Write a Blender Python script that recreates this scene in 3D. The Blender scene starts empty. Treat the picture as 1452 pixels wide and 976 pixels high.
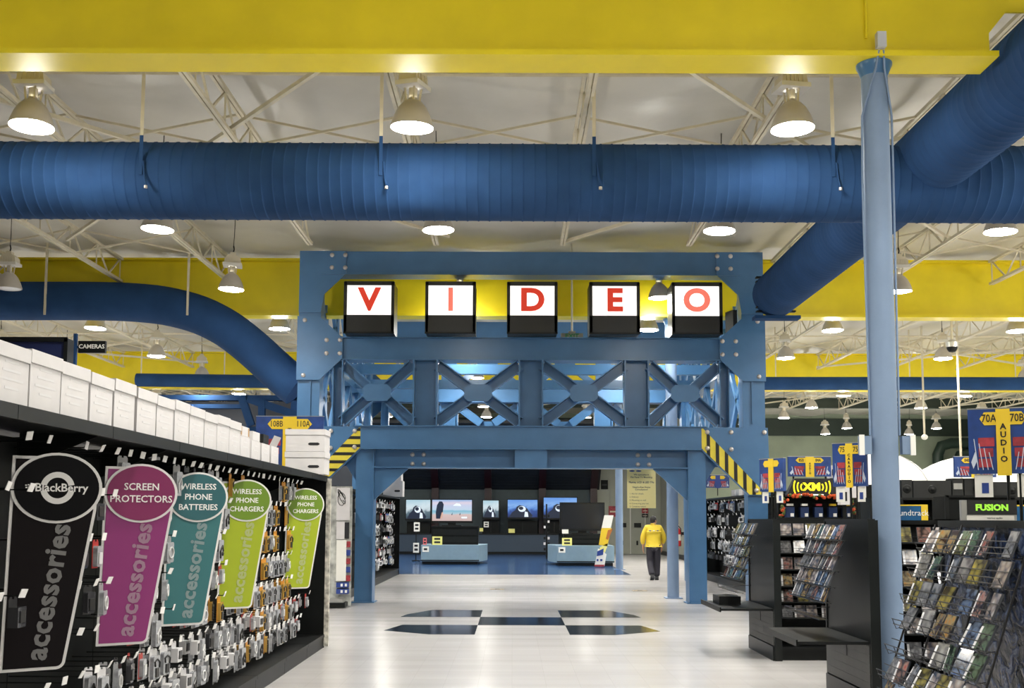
import bpy, bmesh, math, random
from mathutils import Matrix, Vector
S = bpy.context.scene
COL = S.collection
R = math.radians
random.seed(7)

# ------------------------------------------------------------------ camera
CAM_F, CAM_PITCH, CAM_YAW, CAM_ROLL, CAM_YC = 1515.3, .0891, .0008, .0033, 600.8
CAM_Z = 1.6
_cp, _sp, _cy, _sy = math.cos(CAM_PITCH), math.sin(CAM_PITCH), math.cos(CAM_YAW), math.sin(CAM_YAW)
FW = Vector((-_sy*_cp, _cy*_cp, _sp)); _rt = Vector((_cy, _sy, 0)); _up = _rt.cross(FW)
RT = math.cos(CAM_ROLL)*_rt + math.sin(CAM_ROLL)*_up
UP = -math.sin(CAM_ROLL)*_rt + math.cos(CAM_ROLL)*_up
cam = bpy.data.cameras.new('camera')
cam.sensor_width = 36; cam.lens = CAM_F/1452*36; cam.shift_y = (CAM_YC-488)/1452
cam.clip_end = 300; cam.clip_start = .05
co = bpy.data.objects.new('camera', cam); COL.objects.link(co)
m3 = Matrix((RT, UP, -FW)).transposed()
co.matrix_world = Matrix.Translation((0, 0, CAM_Z)) @ m3.to_4x4()
S.camera = co

def at(px, py, Y):
    d = FW + RT*((px-726)/CAM_F) + UP*((CAM_YC-py)/CAM_F)
    return Vector((0, 0, CAM_Z)) + d*(Y/d.y)
def floor_at(px, py):
    d = FW + RT*((px-726)/CAM_F) + UP*((CAM_YC-py)/CAM_F)
    return Vector((0, 0, CAM_Z)) + d*(-CAM_Z/d.z)
def project(p):
    v = Vector(p)-Vector((0, 0, CAM_Z)); z = v.dot(FW)
    return (726+CAM_F*v.dot(RT)/z, CAM_YC-CAM_F*v.dot(UP)/z) if z > .05 else (-9999, -9999)

# ------------------------------------------------------------------ world, light levels, exposure
LAMP_W = 64.0          # each metal-halide lamp, downwards
LAMP_GLOW_W = 32.0      # what leaks sideways and up from its lens
LAMP_COLOR = (1.0, .97, .90)
w = bpy.data.worlds.new('world'); S.world = w; w.use_nodes = True
w.node_tree.nodes['Background'].inputs[0].default_value = (.5, .55, .6, 1)
w.node_tree.nodes['Background'].inputs[1].default_value = .01
S.view_settings.view_transform = 'Standard'; S.view_settings.look = 'None'
S.view_settings.exposure = 0.35; S.view_settings.gamma = 1.0
S.view_settings.use_curve_mapping = False
S.cycles.max_bounces = 8; S.cycles.diffuse_bounces = 4; S.cycles.glossy_bounces = 4
S.cycles.sample_clamp_indirect = 4.0

# ------------------------------------------------------------------ materials
MATS = {}
def lin(c): return tuple(((x/255)/12.92 if x/255 <= .04045 else ((x/255+.055)/1.055)**2.4) for x in c)
def M(name, rgb, rough=.5, metal=0., var=.0, scale=6., bump=0., bscale=40., emit=None, es=0., spec=.5, trans=0., alpha=1.):
    if name in MATS: return MATS[name]
    m = bpy.data.materials.new(name); m.use_nodes = True; MATS[name] = m
    nt = m.node_tree; b = nt.nodes['Principled BSDF']
    b.inputs['Base Color'].default_value = (*rgb, 1); b.inputs['Roughness'].default_value = rough
    b.inputs['Metallic'].default_value = metal; b.inputs['Specular IOR Level'].default_value = spec
    b.inputs['Transmission Weight'].default_value = trans; b.inputs['Alpha'].default_value = alpha
    tc = nt.nodes.new('ShaderNodeTexCoord')
    if var:
        n = nt.nodes.new('ShaderNodeTexNoise'); n.inputs['Scale'].default_value = scale; n.inputs['Detail'].default_value = 5
        nt.links.new(tc.outputs['Object'], n.inputs['Vector'])
        r = nt.nodes.new('ShaderNodeValToRGB')
        r.color_ramp.elements[0].position = .3; r.color_ramp.elements[1].position = .7
        r.color_ramp.elements[0].color = (*[c*(1-var) for c in rgb], 1); r.color_ramp.elements[1].color = (*[min(1, c*(1+var)) for c in rgb], 1)
        nt.links.new(n.outputs['Fac'], r.inputs['Fac']); nt.links.new(r.outputs['Color'], b.inputs['Base Color'])
    if bump:
        n = nt.nodes.new('ShaderNodeTexNoise'); n.inputs['Scale'].default_value = bscale; n.inputs['Detail'].default_value = 3
        nt.links.new(tc.outputs['Object'], n.inputs['Vector'])
        bp = nt.nodes.new('ShaderNodeBump'); bp.inputs['Strength'].default_value = bump; bp.inputs['Distance'].default_value = .02
        nt.links.new(n.outputs['Fac'], bp.inputs['Height']); nt.links.new(bp.outputs['Normal'], b.inputs['Normal'])
    if emit:
        b.inputs['Emission Color'].default_value = (*emit, 1); b.inputs['Emission Strength'].default_value = es
    return m

YEL = M('yellow_paint', (.83, .67, .010), .40, var=.06, scale=2)
BLUE = M('blue_steel', (.066, .170, .335), .28, var=.08, scale=3, bump=.05, bscale=18)
BLUED = M('blue_duct', (.020, .060, .155), .8, var=.15, scale=2, spec=.15)
BLUEC = M('pale_blue_column', (.19, .27, .40), .6, var=.06, scale=3, bump=.05, bscale=30)
WHITE = M('white_paint', (.78, .76, .70), .5, var=.05)
CREAM = M('cream_steel', (.66, .60, .45), .5, var=.08)
BLACK = M('black_metal', (.006, .007, .007), .42, spec=.3, var=.2, scale=5)
BLACKM = M('black_matte', (.004, .005, .005), .6, spec=.2, var=.25, scale=4)
GREYB = M('black_plastic', (.016, .017, .017), .35, bump=.1, bscale=300)
CARD = M('white_card', (.66, .64, .645), .6, var=.04, scale=9)
PAPER = M('white_paper', (.85, .84, .78), .6)
BOLT = M('zinc_bolt', (.62, .58, .55), .35, metal=.4)
CHROME = M('galvanised', (.6, .6, .58), .3, metal=.8)
REFL = M('lamp_reflector', (.52, .48, .42), .35, var=.05)
BALL = M('lamp_ballast', (.68, .62, .48), .45)
LENS = M('lamp_lens', (.9, .9, .9), .3, emit=LAMP_COLOR, es=60)
LENSOFF = M('lamp_lens_unlit', (.7, .72, .74), .2)
HAZY = M('hazard_yellow', (.80, .66, .06), .4, var=.05)
HAZB = M('hazard_black', (.012, .012, .012), .4)
SIGNBLUE = M('sign_blue', (.018, .055, .22), .4, var=.3, scale=7)
SIGNYEL = M('sign_yellow', (.80, .56, .03), .45)
SIGNRED = M('sign_red', (.30, .03, .04), .5, var=.5, scale=16)
INK = M('black_ink', (.012, .012, .014), .5)
INKBLUE = M('blue_ink', (.02, .05, .25), .5)

# ------------------------------------------------------------------ mesh builder
class MB:
    def __init__(s): s.v = []; s.f = []; s.mi = []
    def add(s, vs, fs, mi=0):
        o = len(s.v); s.v += [tuple(p) for p in vs]; s.f += [tuple(i+o for i in f) for f in fs]; s.mi += [mi]*len(fs); return s
    def box(s, x0, x1, y0, y1, z0, z1, mi=0):
        return s.add([(x0,y0,z0),(x1,y0,z0),(x1,y1,z0),(x0,y1,z0),(x0,y0,z1),(x1,y0,z1),(x1,y1,z1),(x0,y1,z1)],
                     [(0,3,2,1),(4,5,6,7),(0,1,5,4),(1,2,6,5),(2,3,7,6),(3,0,4,7)], mi)
    def cbox(s, cx, cy, cz, sx, sy, sz, mi=0): return s.box(cx-sx/2, cx+sx/2, cy-sy/2, cy+sy/2, cz-sz/2, cz+sz/2, mi)
    def tbox(s, M4, sx, sy, sz, mi=0):
        c = [M4 @ Vector((a*sx/2, b*sy/2, d*sz/2)) for a, b, d in ((-1,-1,-1),(1,-1,-1),(1,1,-1),(-1,1,-1),(-1,-1,1),(1,-1,1),(1,1,1),(-1,1,1))]
        return s.add(c, [(0,3,2,1),(4,5,6,7),(0,1,5,4),(1,2,6,5),(2,3,7,6),(3,0,4,7)], mi)
    def prism(s, pts, ax, d0, d1, mi=0):
        n = len(pts)
        a = sum(pts[i][0]*pts[(i+1) % n][1]-pts[(i+1) % n][0]*pts[i][1] for i in range(n))
        if a < 0: pts = pts[::-1]
        if ax == 'y': mk = lambda p, d: (p[0], d, p[1])
        elif ax == 'x': mk = lambda p, d: (d, p[0], p[1])
        else: mk = lambda p, d: (p[0], p[1], d)
        vs = [mk(p, d0) for p in pts]+[mk(p, d1) for p in pts]
        fs = [tuple(range(n)), tuple(range(2*n-1, n-1, -1))]+[(i, i+n, (i+1) % n+n, (i+1) % n) for i in range(n)]
        if ax != 'y': fs = [f[::-1] for f in fs]
        return s.add(vs, fs, mi)
    def bar(s, p, q, wd, h=None, up=(0, 0, 1), mi=0):
        p, q = Vector(p), Vector(q); h = h or wd; d = (q-p)
        L = d.length; d.normalize(); u = Vector(up)
        if abs(d.dot(u)) > .98: u = Vector((0, 1, 0))
        sd = d.cross(u).normalized(); u = sd.cross(d).normalized()
        vs = []
        for c in (p, q):
            for a, b in ((-1,-1),(1,-1),(1,1),(-1,1)): vs.append(c+sd*(a*wd/2)+u*(b*h/2))
        return s.add(vs, [(3,2,1,0),(4,5,6,7),(0,1,5,4),(1,2,6,5),(2,3,7,6),(3,0,4,7)], mi)
    def tube(s, pts, r, seg=8, caps=True, mi=0):
        pts = [Vector(p) for p in pts]; n = len(pts); rr = r if isinstance(r, (list, tuple)) else [r]*n
        o = []; prev = None
        for i, p in enumerate(pts):
            t = (pts[min(i+1, n-1)]-pts[max(i-1, 0)]).normalized()
            if prev is None:
                prev = t.orthogonal().normalized()
            a = (prev-t*prev.dot(t)).normalized(); prev = a; b = t.cross(a)
            o += [p+(a*math.cos(2*math.pi*k/seg)+b*math.sin(2*math.pi*k/seg))*rr[i] for k in range(seg)]
        fs = [(i*seg+k, i*seg+(k+1) % seg, (i+1)*seg+(k+1) % seg, (i+1)*seg+k) for i in range(n-1) for k in range(seg)]
        if caps: fs += [tuple(range(seg))[::-1], tuple(range((n-1)*seg, n*seg))]
        return s.add(o, fs, mi)
    def lathe(s, prof, seg=20, c=(0, 0, 0), mi=0, ax='z'):
        o = []
        for r, z in prof:
            for k in range(seg):
                a = 2*math.pi*k/seg; x, y = r*math.cos(a), r*math.sin(a)
                o.append((c[0]+x, c[1]+y, c[2]+z) if ax == 'z' else ((c[0]+z, c[1]+x, c[2]+y) if ax == 'x' else (c[0]+y, c[1]+z, c[2]+x)))
        n = len(prof)
        fs = [(i*seg+k, i*seg+(k+1) % seg, (i+1)*seg+(k+1) % seg, (i+1)*seg+k) for i in range(n-1) for k in range(seg)]
        return s.add(o, fs, mi)
    def ell(s, c, r, seg=10, rings=6, mi=0):
        o = []
        for i in range(rings+1):
            t = math.pi*i/rings
            for k in range(seg):
                a = 2*math.pi*k/seg
                o.append((c[0]+r[0]*math.sin(t)*math.cos(a), c[1]+r[1]*math.sin(t)*math.sin(a), c[2]+r[2]*math.cos(t)))
        fs = [(i*seg+k, (i+1)*seg+k, (i+1)*seg+(k+1) % seg, i*seg+(k+1) % seg) for i in range(rings) for k in range(seg)]
        return s.add(o, fs, mi)
    def mesh(s, name, mats, smooth=False):
        me = bpy.data.meshes.new(name); me.from_pydata(s.v, [], s.f)
        for m in (mats if isinstance(mats, (list, tuple)) else [mats]): me.materials.append(m)
        if any(s.mi): me.polygons.foreach_set('material_index', s.mi)
        if smooth:
            me.polygons.foreach_set('use_smooth', [True]*len(me.polygons))
            try: me.set_sharp_from_angle(angle=R(40))
            except Exception: pass
        me.update(); return me
    def build(s, name, mats, parent=None, smooth=False, loc=None, rz=0.):
        return link(name, s.mesh(name, mats, smooth), parent, loc, rz)

def link(name, me, parent=None, loc=None, rz=0.):
    o = bpy.data.objects.new(name, me); COL.objects.link(o)
    if parent: o.parent = parent
    if loc is not None: o.location = loc
    if rz: o.rotation_euler = (0, 0, rz)
    return o
def tag(o, label=None, cat=None, group=None, kind=None):
    if label: o['label'] = label
    if cat: o['category'] = cat
    if group: o['group'] = group
    if kind: o['kind'] = kind
    return o
def thing(name, label, cat, loc=(0, 0, 0), rz=0., group=None):
    o = bpy.data.objects.new(name, None); COL.objects.link(o); o.location = loc; o.rotation_euler = (0, 0, rz)
    o.empty_display_size = .1
    return tag(o, label, cat, group)
KIDS = {}
def copy_tree(o, kids, loc=None, rz=None, parent=None):
    """a copy of a thing with copies of its parts; kids = {object: [children]}"""
    c = o.copy(); COL.objects.link(c)
    if parent: c.parent = parent
    if loc is not None: c.location = loc
    if rz is not None: c.rotation_euler = (0, 0, rz)
    for k in kids.get(o.name, ()): copy_tree(k, kids, parent=c)
    return c
def kids_of(root):
    d = {}
    def rec(o):
        d[o.name] = list(o.children)
        for k in o.children: rec(k)
    rec(root); return d

def clip(poly, a, b, c):
    """keep the part of a convex polygon where a*x+b*y <= c"""
    out = []
    for i in range(len(poly)):
        p, q = poly[i], poly[(i+1) % len(poly)]
        dp, dq = a*p[0]+b*p[1]-c, a*q[0]+b*q[1]-c
        if dp <= 0: out.append(p)
        if dp*dq < 0:
            t = dp/(dp-dq); out.append((p[0]+t*(q[0]-p[0]), p[1]+t*(q[1]-p[1])))
    return out

def text(body, size, mat, parent, loc, rot=(R(90), 0, 0), name='lettering', bold=.0, sx=1., depth=.002, space=1., align='CENTER', label=None):
    cu = bpy.data.curves.new(name, 'FONT'); cu.body = body; cu.size = size; cu.align_x = align; cu.align_y = 'CENTER'
    cu.offset = bold; cu.extrude = depth; cu.resolution_u = 5 if size > .3 else 2; cu.space_character = space; cu.space_line = .85
    tmp = bpy.data.objects.new(name, cu)
    me = bpy.data.meshes.new_from_object(tmp)
    bpy.data.objects.remove(tmp); bpy.data.curves.remove(cu)
    me.materials.clear(); me.materials.append(mat)
    o = bpy.data.objects.new(name, me); COL.objects.link(o); o.parent = parent
    o.location = loc; o.rotation_euler = rot; o.scale = (sx, 1, 1)
    if label: o['label'] = label
    return o
def rrect(x0, x1, z0, z1, r, n=4):
    pts = []
    for cx, cz, a0 in ((x1-r, z1-r, 0), (x0+r, z1-r, 90), (x0+r, z0+r, 180), (x1-r, z0+r, 270)):
        for k in range(n+1):
            a = R(a0+90*k/n); pts.append((cx+r*math.cos(a), cz+r*math.sin(a)))
    return pts
ORD = ['zeroth','first','second','third','fourth','fifth','sixth','seventh','eighth','ninth','tenth','eleventh','twelfth','thirteenth','fourteenth','fifteenth','sixteenth','seventeenth','eighteenth','nineteenth','twentieth']
def ordw(n):
    if n <= 20: return ORD[n]
    t = {2: 'twenty', 3: 'thirty', 4: 'forty', 5: 'fifty'}[n//10]
    return t+'-'+ORD[n % 10] if n % 10 else {2: 'twentieth', 3: 'thirtieth', 4: 'fortieth', 5: 'fiftieth'}[n//10]

# ------------------------------------------------------------------ setting: floor, walls, ceiling
def floor_mat():
    m = bpy.data.materials.new('waxed_tile'); m.use_nodes = True; nt = m.node_tree; b = nt.nodes['Principled BSDF']
    tc = nt.nodes.new('ShaderNodeTexCoord')
    br = nt.nodes.new('ShaderNodeTexBrick'); br.offset = 0; br.inputs['Scale'].default_value = 1
    br.inputs['Brick Width'].default_value = .33; br.inputs['Row Height'].default_value = .33
    br.inputs['Mortar Size'].default_value = .0015; br.inputs['Color1'].default_value = (.535, .515, .51, 1)
    br.inputs['Color2'].default_value = (.51, .49, .485, 1); br.inputs['Mortar'].default_value = (.44, .42, .415, 1)
    nt.links.new(tc.outputs['Object'], br.inputs['Vector'])
    n = nt.nodes.new('ShaderNodeTexNoise'); n.inputs['Scale'].default_value = 90; n.inputs['Detail'].default_value = 4
    nt.links.new(tc.outputs['Object'], n.inputs['Vector'])
    mx = nt.nodes.new('ShaderNodeMix'); mx.data_type = 'RGBA'; mx.blend_type = 'MULTIPLY'; mx.inputs['Factor'].default_value = .18
    nt.links.new(br.outputs['Color'], mx.inputs[6]); nt.links.new(n.outputs['Color'], mx.inputs[7])
    nt.links.new(mx.outputs[2], b.inputs['Base Color'])
    n2 = nt.nodes.new('ShaderNodeTexNoise'); n2.inputs['Scale'].default_value = .9; n2.inputs['Detail'].default_value = 4
    mp = nt.nodes.new('ShaderNodeMapping'); mp.inputs['Scale'].default_value = (.25, 3.2, 1)
    nt.links.new(tc.outputs['Object'], mp.inputs['Vector']); nt.links.new(mp.outputs['Vector'], n2.inputs['Vector'])
    mr = nt.nodes.new('ShaderNodeMapRange'); mr.inputs['To Min'].default_value = .12; mr.inputs['To Max'].default_value = .32
    nt.links.new(n2.outputs['Fac'], mr.inputs['Value']); nt.links.new(mr.outputs['Result'], b.inputs['Roughness'])
    return m
FX0, FX1, FY0, FY1 = -20., 24., -6., 56.
fl = tag(MB().box(FX0, FX1, FY0, FY1, -.1, 0).build('floor', floor_mat()), 'white waxed vinyl tile floor', kind='structure')
DARKT = M('dark_tile', (.012, .022, .035), .12, var=.3, scale=2)
TX, T = .14, 1.32
Y0 = 15.03
def tile(pts): MB().prism(pts, 'z', .0, .0025).build('dark_tile', DARKT, fl)
tile([(TX-.66, Y0+T), (TX+.66, Y0+T), (TX+.66, Y0+2*T), (TX-.66, Y0+2*T)])
for sgn in (-1, 1):
    tile([(TX+sgn*x, y) for x, y in ((.66, Y0), (1.30, Y0), (1.98, Y0+.5), (1.80, Y0+T), (.66, Y0+T))])
    tile([(TX+sgn*x, y) for x, y in ((.66, Y0+2*T), (1.96, Y0+2*T), (1.90, Y0+2.35*T), (1.55, Y0+3*T), (.66, Y0+3*T))])
BLUEF = M('blue_vinyl', (.02, .06, .16), .16, var=.25, scale=1.5)
cp = tag(MB().prism([(-9, 31.1), (3.43, 31.1), (3.43, 50.2), (-9, 50.2)], 'z', .0, .004).build('floor_blue', BLUEF), 'glossy blue floor of the television area', kind='structure')

WALLG = M('green_grey_wall', (.30, .35, .26), .7, var=.12, scale=.8)
WALLD = M('dark_wall', (.03, .035, .045), .7, var=.2, scale=.6)
WALLN = M('plain_wall', (.35, .35, .33), .7, var=.08, scale=.6)
H = 7.2
tag(MB().box(FX0, FX1, FY1, FY1+.2, 0, H).build('wall_back', WALLG), 'grey green rear wall', kind='structure')
tag(MB().box(FX0, FX1, FY0-.2, FY0, 0, H).build('wall_front', WALLN), 'front wall behind the camera', kind='structure')
tag(MB().box(FX0-.2, FX0, FY0, FY1, 0, H).build('wall_left', WALLD), 'dark side wall', kind='structure')
tag(MB().box(FX1, FX1+.2, FY0, FY1, 0, H).build('wall_right', WALLG), 'grey green side wall', kind='structure')

def ceiling():
    # loose insulation blankets sag between the joists; each bay is one sagging sheet with seams
    mb = MB(); nx, ny = 176, 210
    for j in range(ny+1):
        y = FY0+(FY1-FY0)*j/ny
        for i in range(nx+1):
            x = FX0+(FX1-FX0)*i/nx
            u = ((x-.87)/2.235) % 1; v = ((y-9.47)/1.56) % 1
            sag = -.13*math.sin(math.pi*u)**.8*(.7+.3*math.sin(x*1.7+y*.9)) - .07*abs(math.sin(math.pi*v))**.5
            sag += .03*math.sin(1.3*x+2.1*y)*math.sin(.7*y-.4*x)
            mb.v.append((x, y, H+.02+sag))
    for j in range(ny):
        for i in range(nx):
            a = j*(nx+1)+i; mb.f.append((a, a+nx+1, a+nx+2, a+1)); mb.mi.append(0)
    return mb
CEIL = M('insulation_sheet', (.60, .58, .515), .42, var=.20, scale=.35, bump=.3, bscale=4)
tag(ceiling().build('ceiling', CEIL, smooth=True), 'white roof insulation sheets sagging between joists', kind='structure')
tag(MB().box(FX0, FX1, FY0, FY1, H+.25, H+.35).build('ceiling_deck', WALLD), 'roof deck above the insulation', kind='structure')

# ------------------------------------------------------------------ roof steel
GIRD = [9.47, 21.9, 34.4, 46.9]
GZ = 5.76
near_words = ['nearest the camera, crossing the top of view', 'just behind the steel gantry face', 'second behind the gantry, beyond the far blue pipe', 'farthest, over the television area']
for k, gy in enumerate(GIRD):
    g = thing('roof_girder', 'deep yellow painted steel girder '+near_words[k], 'girder', (0, gy, GZ), group=None)
    wt = H-GZ-.28
    if k == 3:
        DG = M('dark_green_steel', (.03, .045, .032), .6)
        MB().box(FX0+.05, FX1-.05, -.12, .12, .75, .80).build('bottom_flange', DG, g); MB().box(FX0+.05, FX1-.05, -.012, .012, .80, wt).build('web', DG, g)
        MB().box(FX0+.05, FX1-.05, -.12, .12, wt, wt+.04).build('top_flange', DG, g)
        g['label'] = 'dark green steel roof beam farthest back, before the rear wall'; continue
    if k == 0:   # notched where the branch duct passes
        for xa, xb in ((FX0+.05, 4.36), (5.38, FX1-.05)): MB().box(xa, xb, -.2, .2, 0, .05).build('bottom_flange', YEL, g)
        MB().prism([(FX0+.05, .05), (4.36, .05), (4.36, .30), (4.52, .50), (5.22, .50), (5.38, .30), (5.38, .05), (FX1-.05, .05), (FX1-.05, wt), (FX0+.05, wt)], 'y', -.012, .012).build('web', YEL, g)
    else:
        MB().box(FX0+.05, FX1-.05, -.2, .2, 0, .05).build('bottom_flange', YEL, g)
        MB().box(FX0+.05, FX1-.05, -.012, .012, .05, wt).build('web', YEL, g)
    MB().box(FX0+.05, FX1-.05, -.2, .2, H-GZ-.28, H-GZ-.24).build('top_flange', YEL, g)
    if k == 0:
        a = at(1224, 0, gy-.03)
        MB().tube([(a.x-.6, -.03, .95), (a.x-.06, -.03, .93), (a.x+.02, -.03, .85), (a.x+.02, -.03, .24)], .014, 8).build('conduit', YEL, g)
# joists (two chords and a zigzag web) between the girders
def joist_mesh(L):
    c = MB(); z0, z1 = -.62, -.16
    for z in (z0, z1):
        for s in (-1, 1): c.box(s*.028-.02, s*.028+.02, .05, L-.05, z-.025, z+.025)
    wb = MB(); n = int(L/.62)
    for i in range(n):
        ya, yb = .1+(L-.2)*i/n, .1+(L-.2)*(i+1)/n
        p, q = ((0, ya, z0), (0, yb, z1)) if i % 2 == 0 else ((0, ya, z1), (0, yb, z0))
        wb.bar(p, q, .026)
        if i % 2 == 0: wb.bar((0, yb, z0), (0, yb, z1), .02)
    return c.mesh('chords', CREAM), wb.mesh('web_bars', CREAM)
XB = [MB().bar((0, 0, -.62), (2.235, 0, -.16), .03).mesh('cross_brace', CREAM), MB().bar((0, 0, -.16), (2.235, 0, -.62), .03).mesh('cross_brace', CREAM)]
JX = [.87+2.235*i for i in range(-9, 11)]
for b in range(3):
    L = GIRD[b+1]-GIRD[b]-.5
    c_me, w_me = joist_mesh(L)
    Ls = 18.6-GIRD[0]-.25 if b == 0 else GIRD[2]-.25-28.9
    cs_me, ws_me = joist_mesh(Ls)
    for i, x in enumerate(JX):
        if not (FX0+.3 < x < FX1-.3): continue
        j = thing('roof_joist', 'cream open web steel joist carrying the roof, %s bay, %s from the left wall' % (['nearest', 'middle', 'farthest'][b], ordw(i+1)), 'joist', (x, GIRD[b]+.25, H-.14))
        for u in ((.30, .72) if b else (.33, .8)):
            yy = (GIRD[b+1]-GIRD[b]-.5)*u
            if b < 2 and -6.7 < x < 5.1 and not (b == 0 and yy < 8.6): continue
            if i < len(JX)-2:
                for q, me_ in enumerate(XB): link('cross_brace', me_, j, (0, yy+.05*q, 0))
        short = b < 2 and -4.4 < x < 5.1        # these stop clear of the gantry
        if short and b == 1: j.location.y = 28.9
        link('chords', cs_me if short else c_me, j); wo = link('web_bars', ws_me if short else w_me, j)
for k, (y, z, lab) in enumerate([(12.15, 6.86, 'thin cream sprinkler pipe crossing just behind the nearest yellow girder'), (17.0, 6.75, 'thin cream sprinkler pipe crossing over the gantry front'),
                            (25.4, 6.92, 'thin cream pipe crossing behind the second yellow girder'), (29.5, 6.75, 'thin cream pipe crossing before the third yellow girder'), (38.5, 6.8, 'thin cream pipe crossing beyond the third yellow girder')]):
    p = MB().tube([(FX0+.1, y, z), (0, y+.02, z-.05), (FX1-.1, y, z-.02)], .024, 8).build('sprinkler_pipe', CREAM)
    tag(p, lab, 'pipe')
br = 0
for b, (ya, yb) in enumerate(((10.1, 18.4), (29.0, 33.8), (35, 46))):
    for i in range(5):
        x0 = -16.6+8.94*i*.98
        for d in (-1, 1):
            xa, xb = (x0, x0+6.7) if d > 0 else (x0+6.7, x0)
            o = MB().bar((xa, ya, 6.52), (xb, yb, 6.50+.04*d), .05, .05).build('roof_brace', CREAM); br += 1
            tag(o, 'slanting cream angle brace under the roof, %s bay, %s from the left, slanting %s' % (['nearest', 'middle', 'farthest'][b], ordw(i+1), 'right' if d > 0 else 'left'), 'brace')

# ------------------------------------------------------------------ high bay lamps
LZ_, LX0, LY0 = 5.69, -5.07, 10.91
def lamp_meshes():
    d = {}
    d['reflector'] = MB().lathe([(.225, 0), (.228, .02), (.215, .06), (.19, .13), (.15, .21), (.10, .27), (.055, .295), (.05, .32)], 28).mesh('reflector', REFL, True)
    d['lens'] = MB().lathe([(.0005, -.028), (.08, -.026), (.16, -.014), (.21, .0), (.218, .012)], 28).mesh('lens', LENS, True)
    br = MB()
    for a in range(4):
        x, y = .07*math.cos(a*math.pi/2+.6), .07*math.sin(a*math.pi/2+.6); br.bar((x, y, .28), (x*1.25, y*1.25, .43), .018)
    br.lathe([(.045, .30), (.045, .42)], 12)
    d['bracket'] = br.mesh('bracket', BALL)
    d['mounting_plate'] = MB().box(-.165, .165, -.13, .13, .42, .47).mesh('mounting_plate', WHITE)
    bl = MB(); bl.prism([(-.145, .47), (.145, .47), (.135, .56), (.07, .62), (-.07, .62), (-.135, .56)], 'y', -.10, .10)
    for x in (-.09, -.045, 0, .045, .09): bl.box(x-.008, x+.008, -.112, .112, .48, .56)
    bl.box(-.05, .05, -.05, .05, .61, .68)
    d['ballast_housing'] = bl.mesh('ballast_housing', BALL)
    d['hanger_hook'] = MB().tube([(0, 0, .68), (.012, 0, .74), (0, 0, .80)], .012, 6).mesh('hanger_hook', BLACK)
    d['cord'] = MB().tube([(0, 0, .80), (.004, .003, 1.0), (0, 0, 1.50)], .007, 5).mesh('cord', BLACK)
    return d
LM = lamp_meshes()
LENSOFF_ME = LM['lens'].copy(); LENSOFF_ME.materials[0] = LENSOFF
AREA = bpy.data.lights.new('lamp_light', 'AREA'); AREA.shape = 'DISK'; AREA.size = .40; AREA.energy = LAMP_W; AREA.color = LAMP_COLOR; AREA.spread = R(140)
GLOW = bpy.data.lights.new('lamp_glow', 'POINT'); GLOW.energy = LAMP_GLOW_W; GLOW.shadow_soft_size = .12; GLOW.color = LAMP_COLOR
rowname = lambda j: {0: 'nearest lamp row', 1: 'second lamp row', 2: 'third lamp row', 3: 'fourth lamp row', 4: 'fifth lamp row', 5: 'sixth lamp row', 6: 'seventh lamp row', 7: 'eighth lamp row', 8: 'ninth lamp row', 9: 'tenth lamp row', 10: 'farthest lamp row'}[j]
def lamp(k, j):
    x, y = LX0+4*k, LY0+4*j
    for gy in GIRD:
        if abs(y-gy) < .55: y = gy-.7 if y < gy else gy+.7
    off = (k <= -1 and j <= 2 and j >= 0); LZ = LZ_
    if j == 2 and k in (1, 2): y, LZ = 21.1, 6.02
    px, py = project((x, y, LZ+.3))
    inview = -20 < px < 1475 and py > -20
    if inview:
        n = sum(1 for kk in range(-3, k+1) if project((LX0+4*kk, y, LZ))[0] > -20)
        lab = '%s metal high bay lamp with bell reflector, %s, %s from the left' % ('unlit' if off else 'lit', rowname(j), ordw(n))
        t = thing('high_bay_lamp', lab, 'lamp', (x, y, LZ), group='high bay lamps under the roof')
    else:
        t = thing('high_bay_lamp', 'lit metal high bay lamp hanging out of view overhead', 'lamp', (x, y, LZ), group='high bay lamps out of view')
    t.rotation_euler = (random.uniform(-.04, .04), random.uniform(-.04, .04), random.choice((0, .5, 1.2, .2)))
    for nme, me in LM.items():
        if LZ > 5.8 and nme == 'cord': continue
        link(nme, LENSOFF_ME if (nme == 'lens' and off) else me, t)
    if not off:
        a = bpy.data.objects.new('lamp_light', AREA); COL.objects.link(a); a.parent = t; a.location = (0, 0, -.04)
        p = bpy.data.objects.new('lamp_glow', GLOW); COL.objects.link(p); p.parent = t; p.location = (0, 0, -.16)
for j in range(-3, 11):
    for k in range(-3, 7):
        if (j < 0 and k < 0) or (j < -1 and k <= 1): continue
        if j >= 9 and k <= 3: continue
        lamp(k, j)

# ------------------------------------------------------------------ blue ducts
def ribbed(P0, P1, r, pitch=.13, seg=28, rib=.006):
    """spiral seam duct: a straight round run with raised seams"""
    P0, P1 = Vector(P0), Vector(P1); L = (P1-P0).length; d = (P1-P0)/L
    pts, rr = [], []; n = int(L/pitch)
    for i in range(n):
        for f, a in ((0, 0), (.80, 0), (.87, 1), (.93, 1), (.99, 0)):
            pts.append(P0+d*((i+f)*pitch)); rr.append(r+a*rib)
    pts.append(P1); rr.append(r)
    return pts, rr
du = thing('air_duct', 'big round blue air duct crossing the hall with a branch running backwards', 'duct', (0, 0, 0))
DY, DZ, DR = 12.3, 5.545, .446
BX, BZ = 4.87, 5.79
pts, rr = ribbed((-16, DY, DZ+.03), (17, DY, DZ-.02), DR)
MB().tube(pts, rr, 30).build('main_run', BLUED, du, True)
pts, rr = ribbed((BX, 6.5, BZ), (BX, 12.3, BZ), .42)
MB().tube(pts, rr, 30).build('branch_run', BLUED, du, True)
pts, rr = ribbed((BX, 12.3, BZ), (BX, 19.6, BZ-.02), .42)
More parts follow.
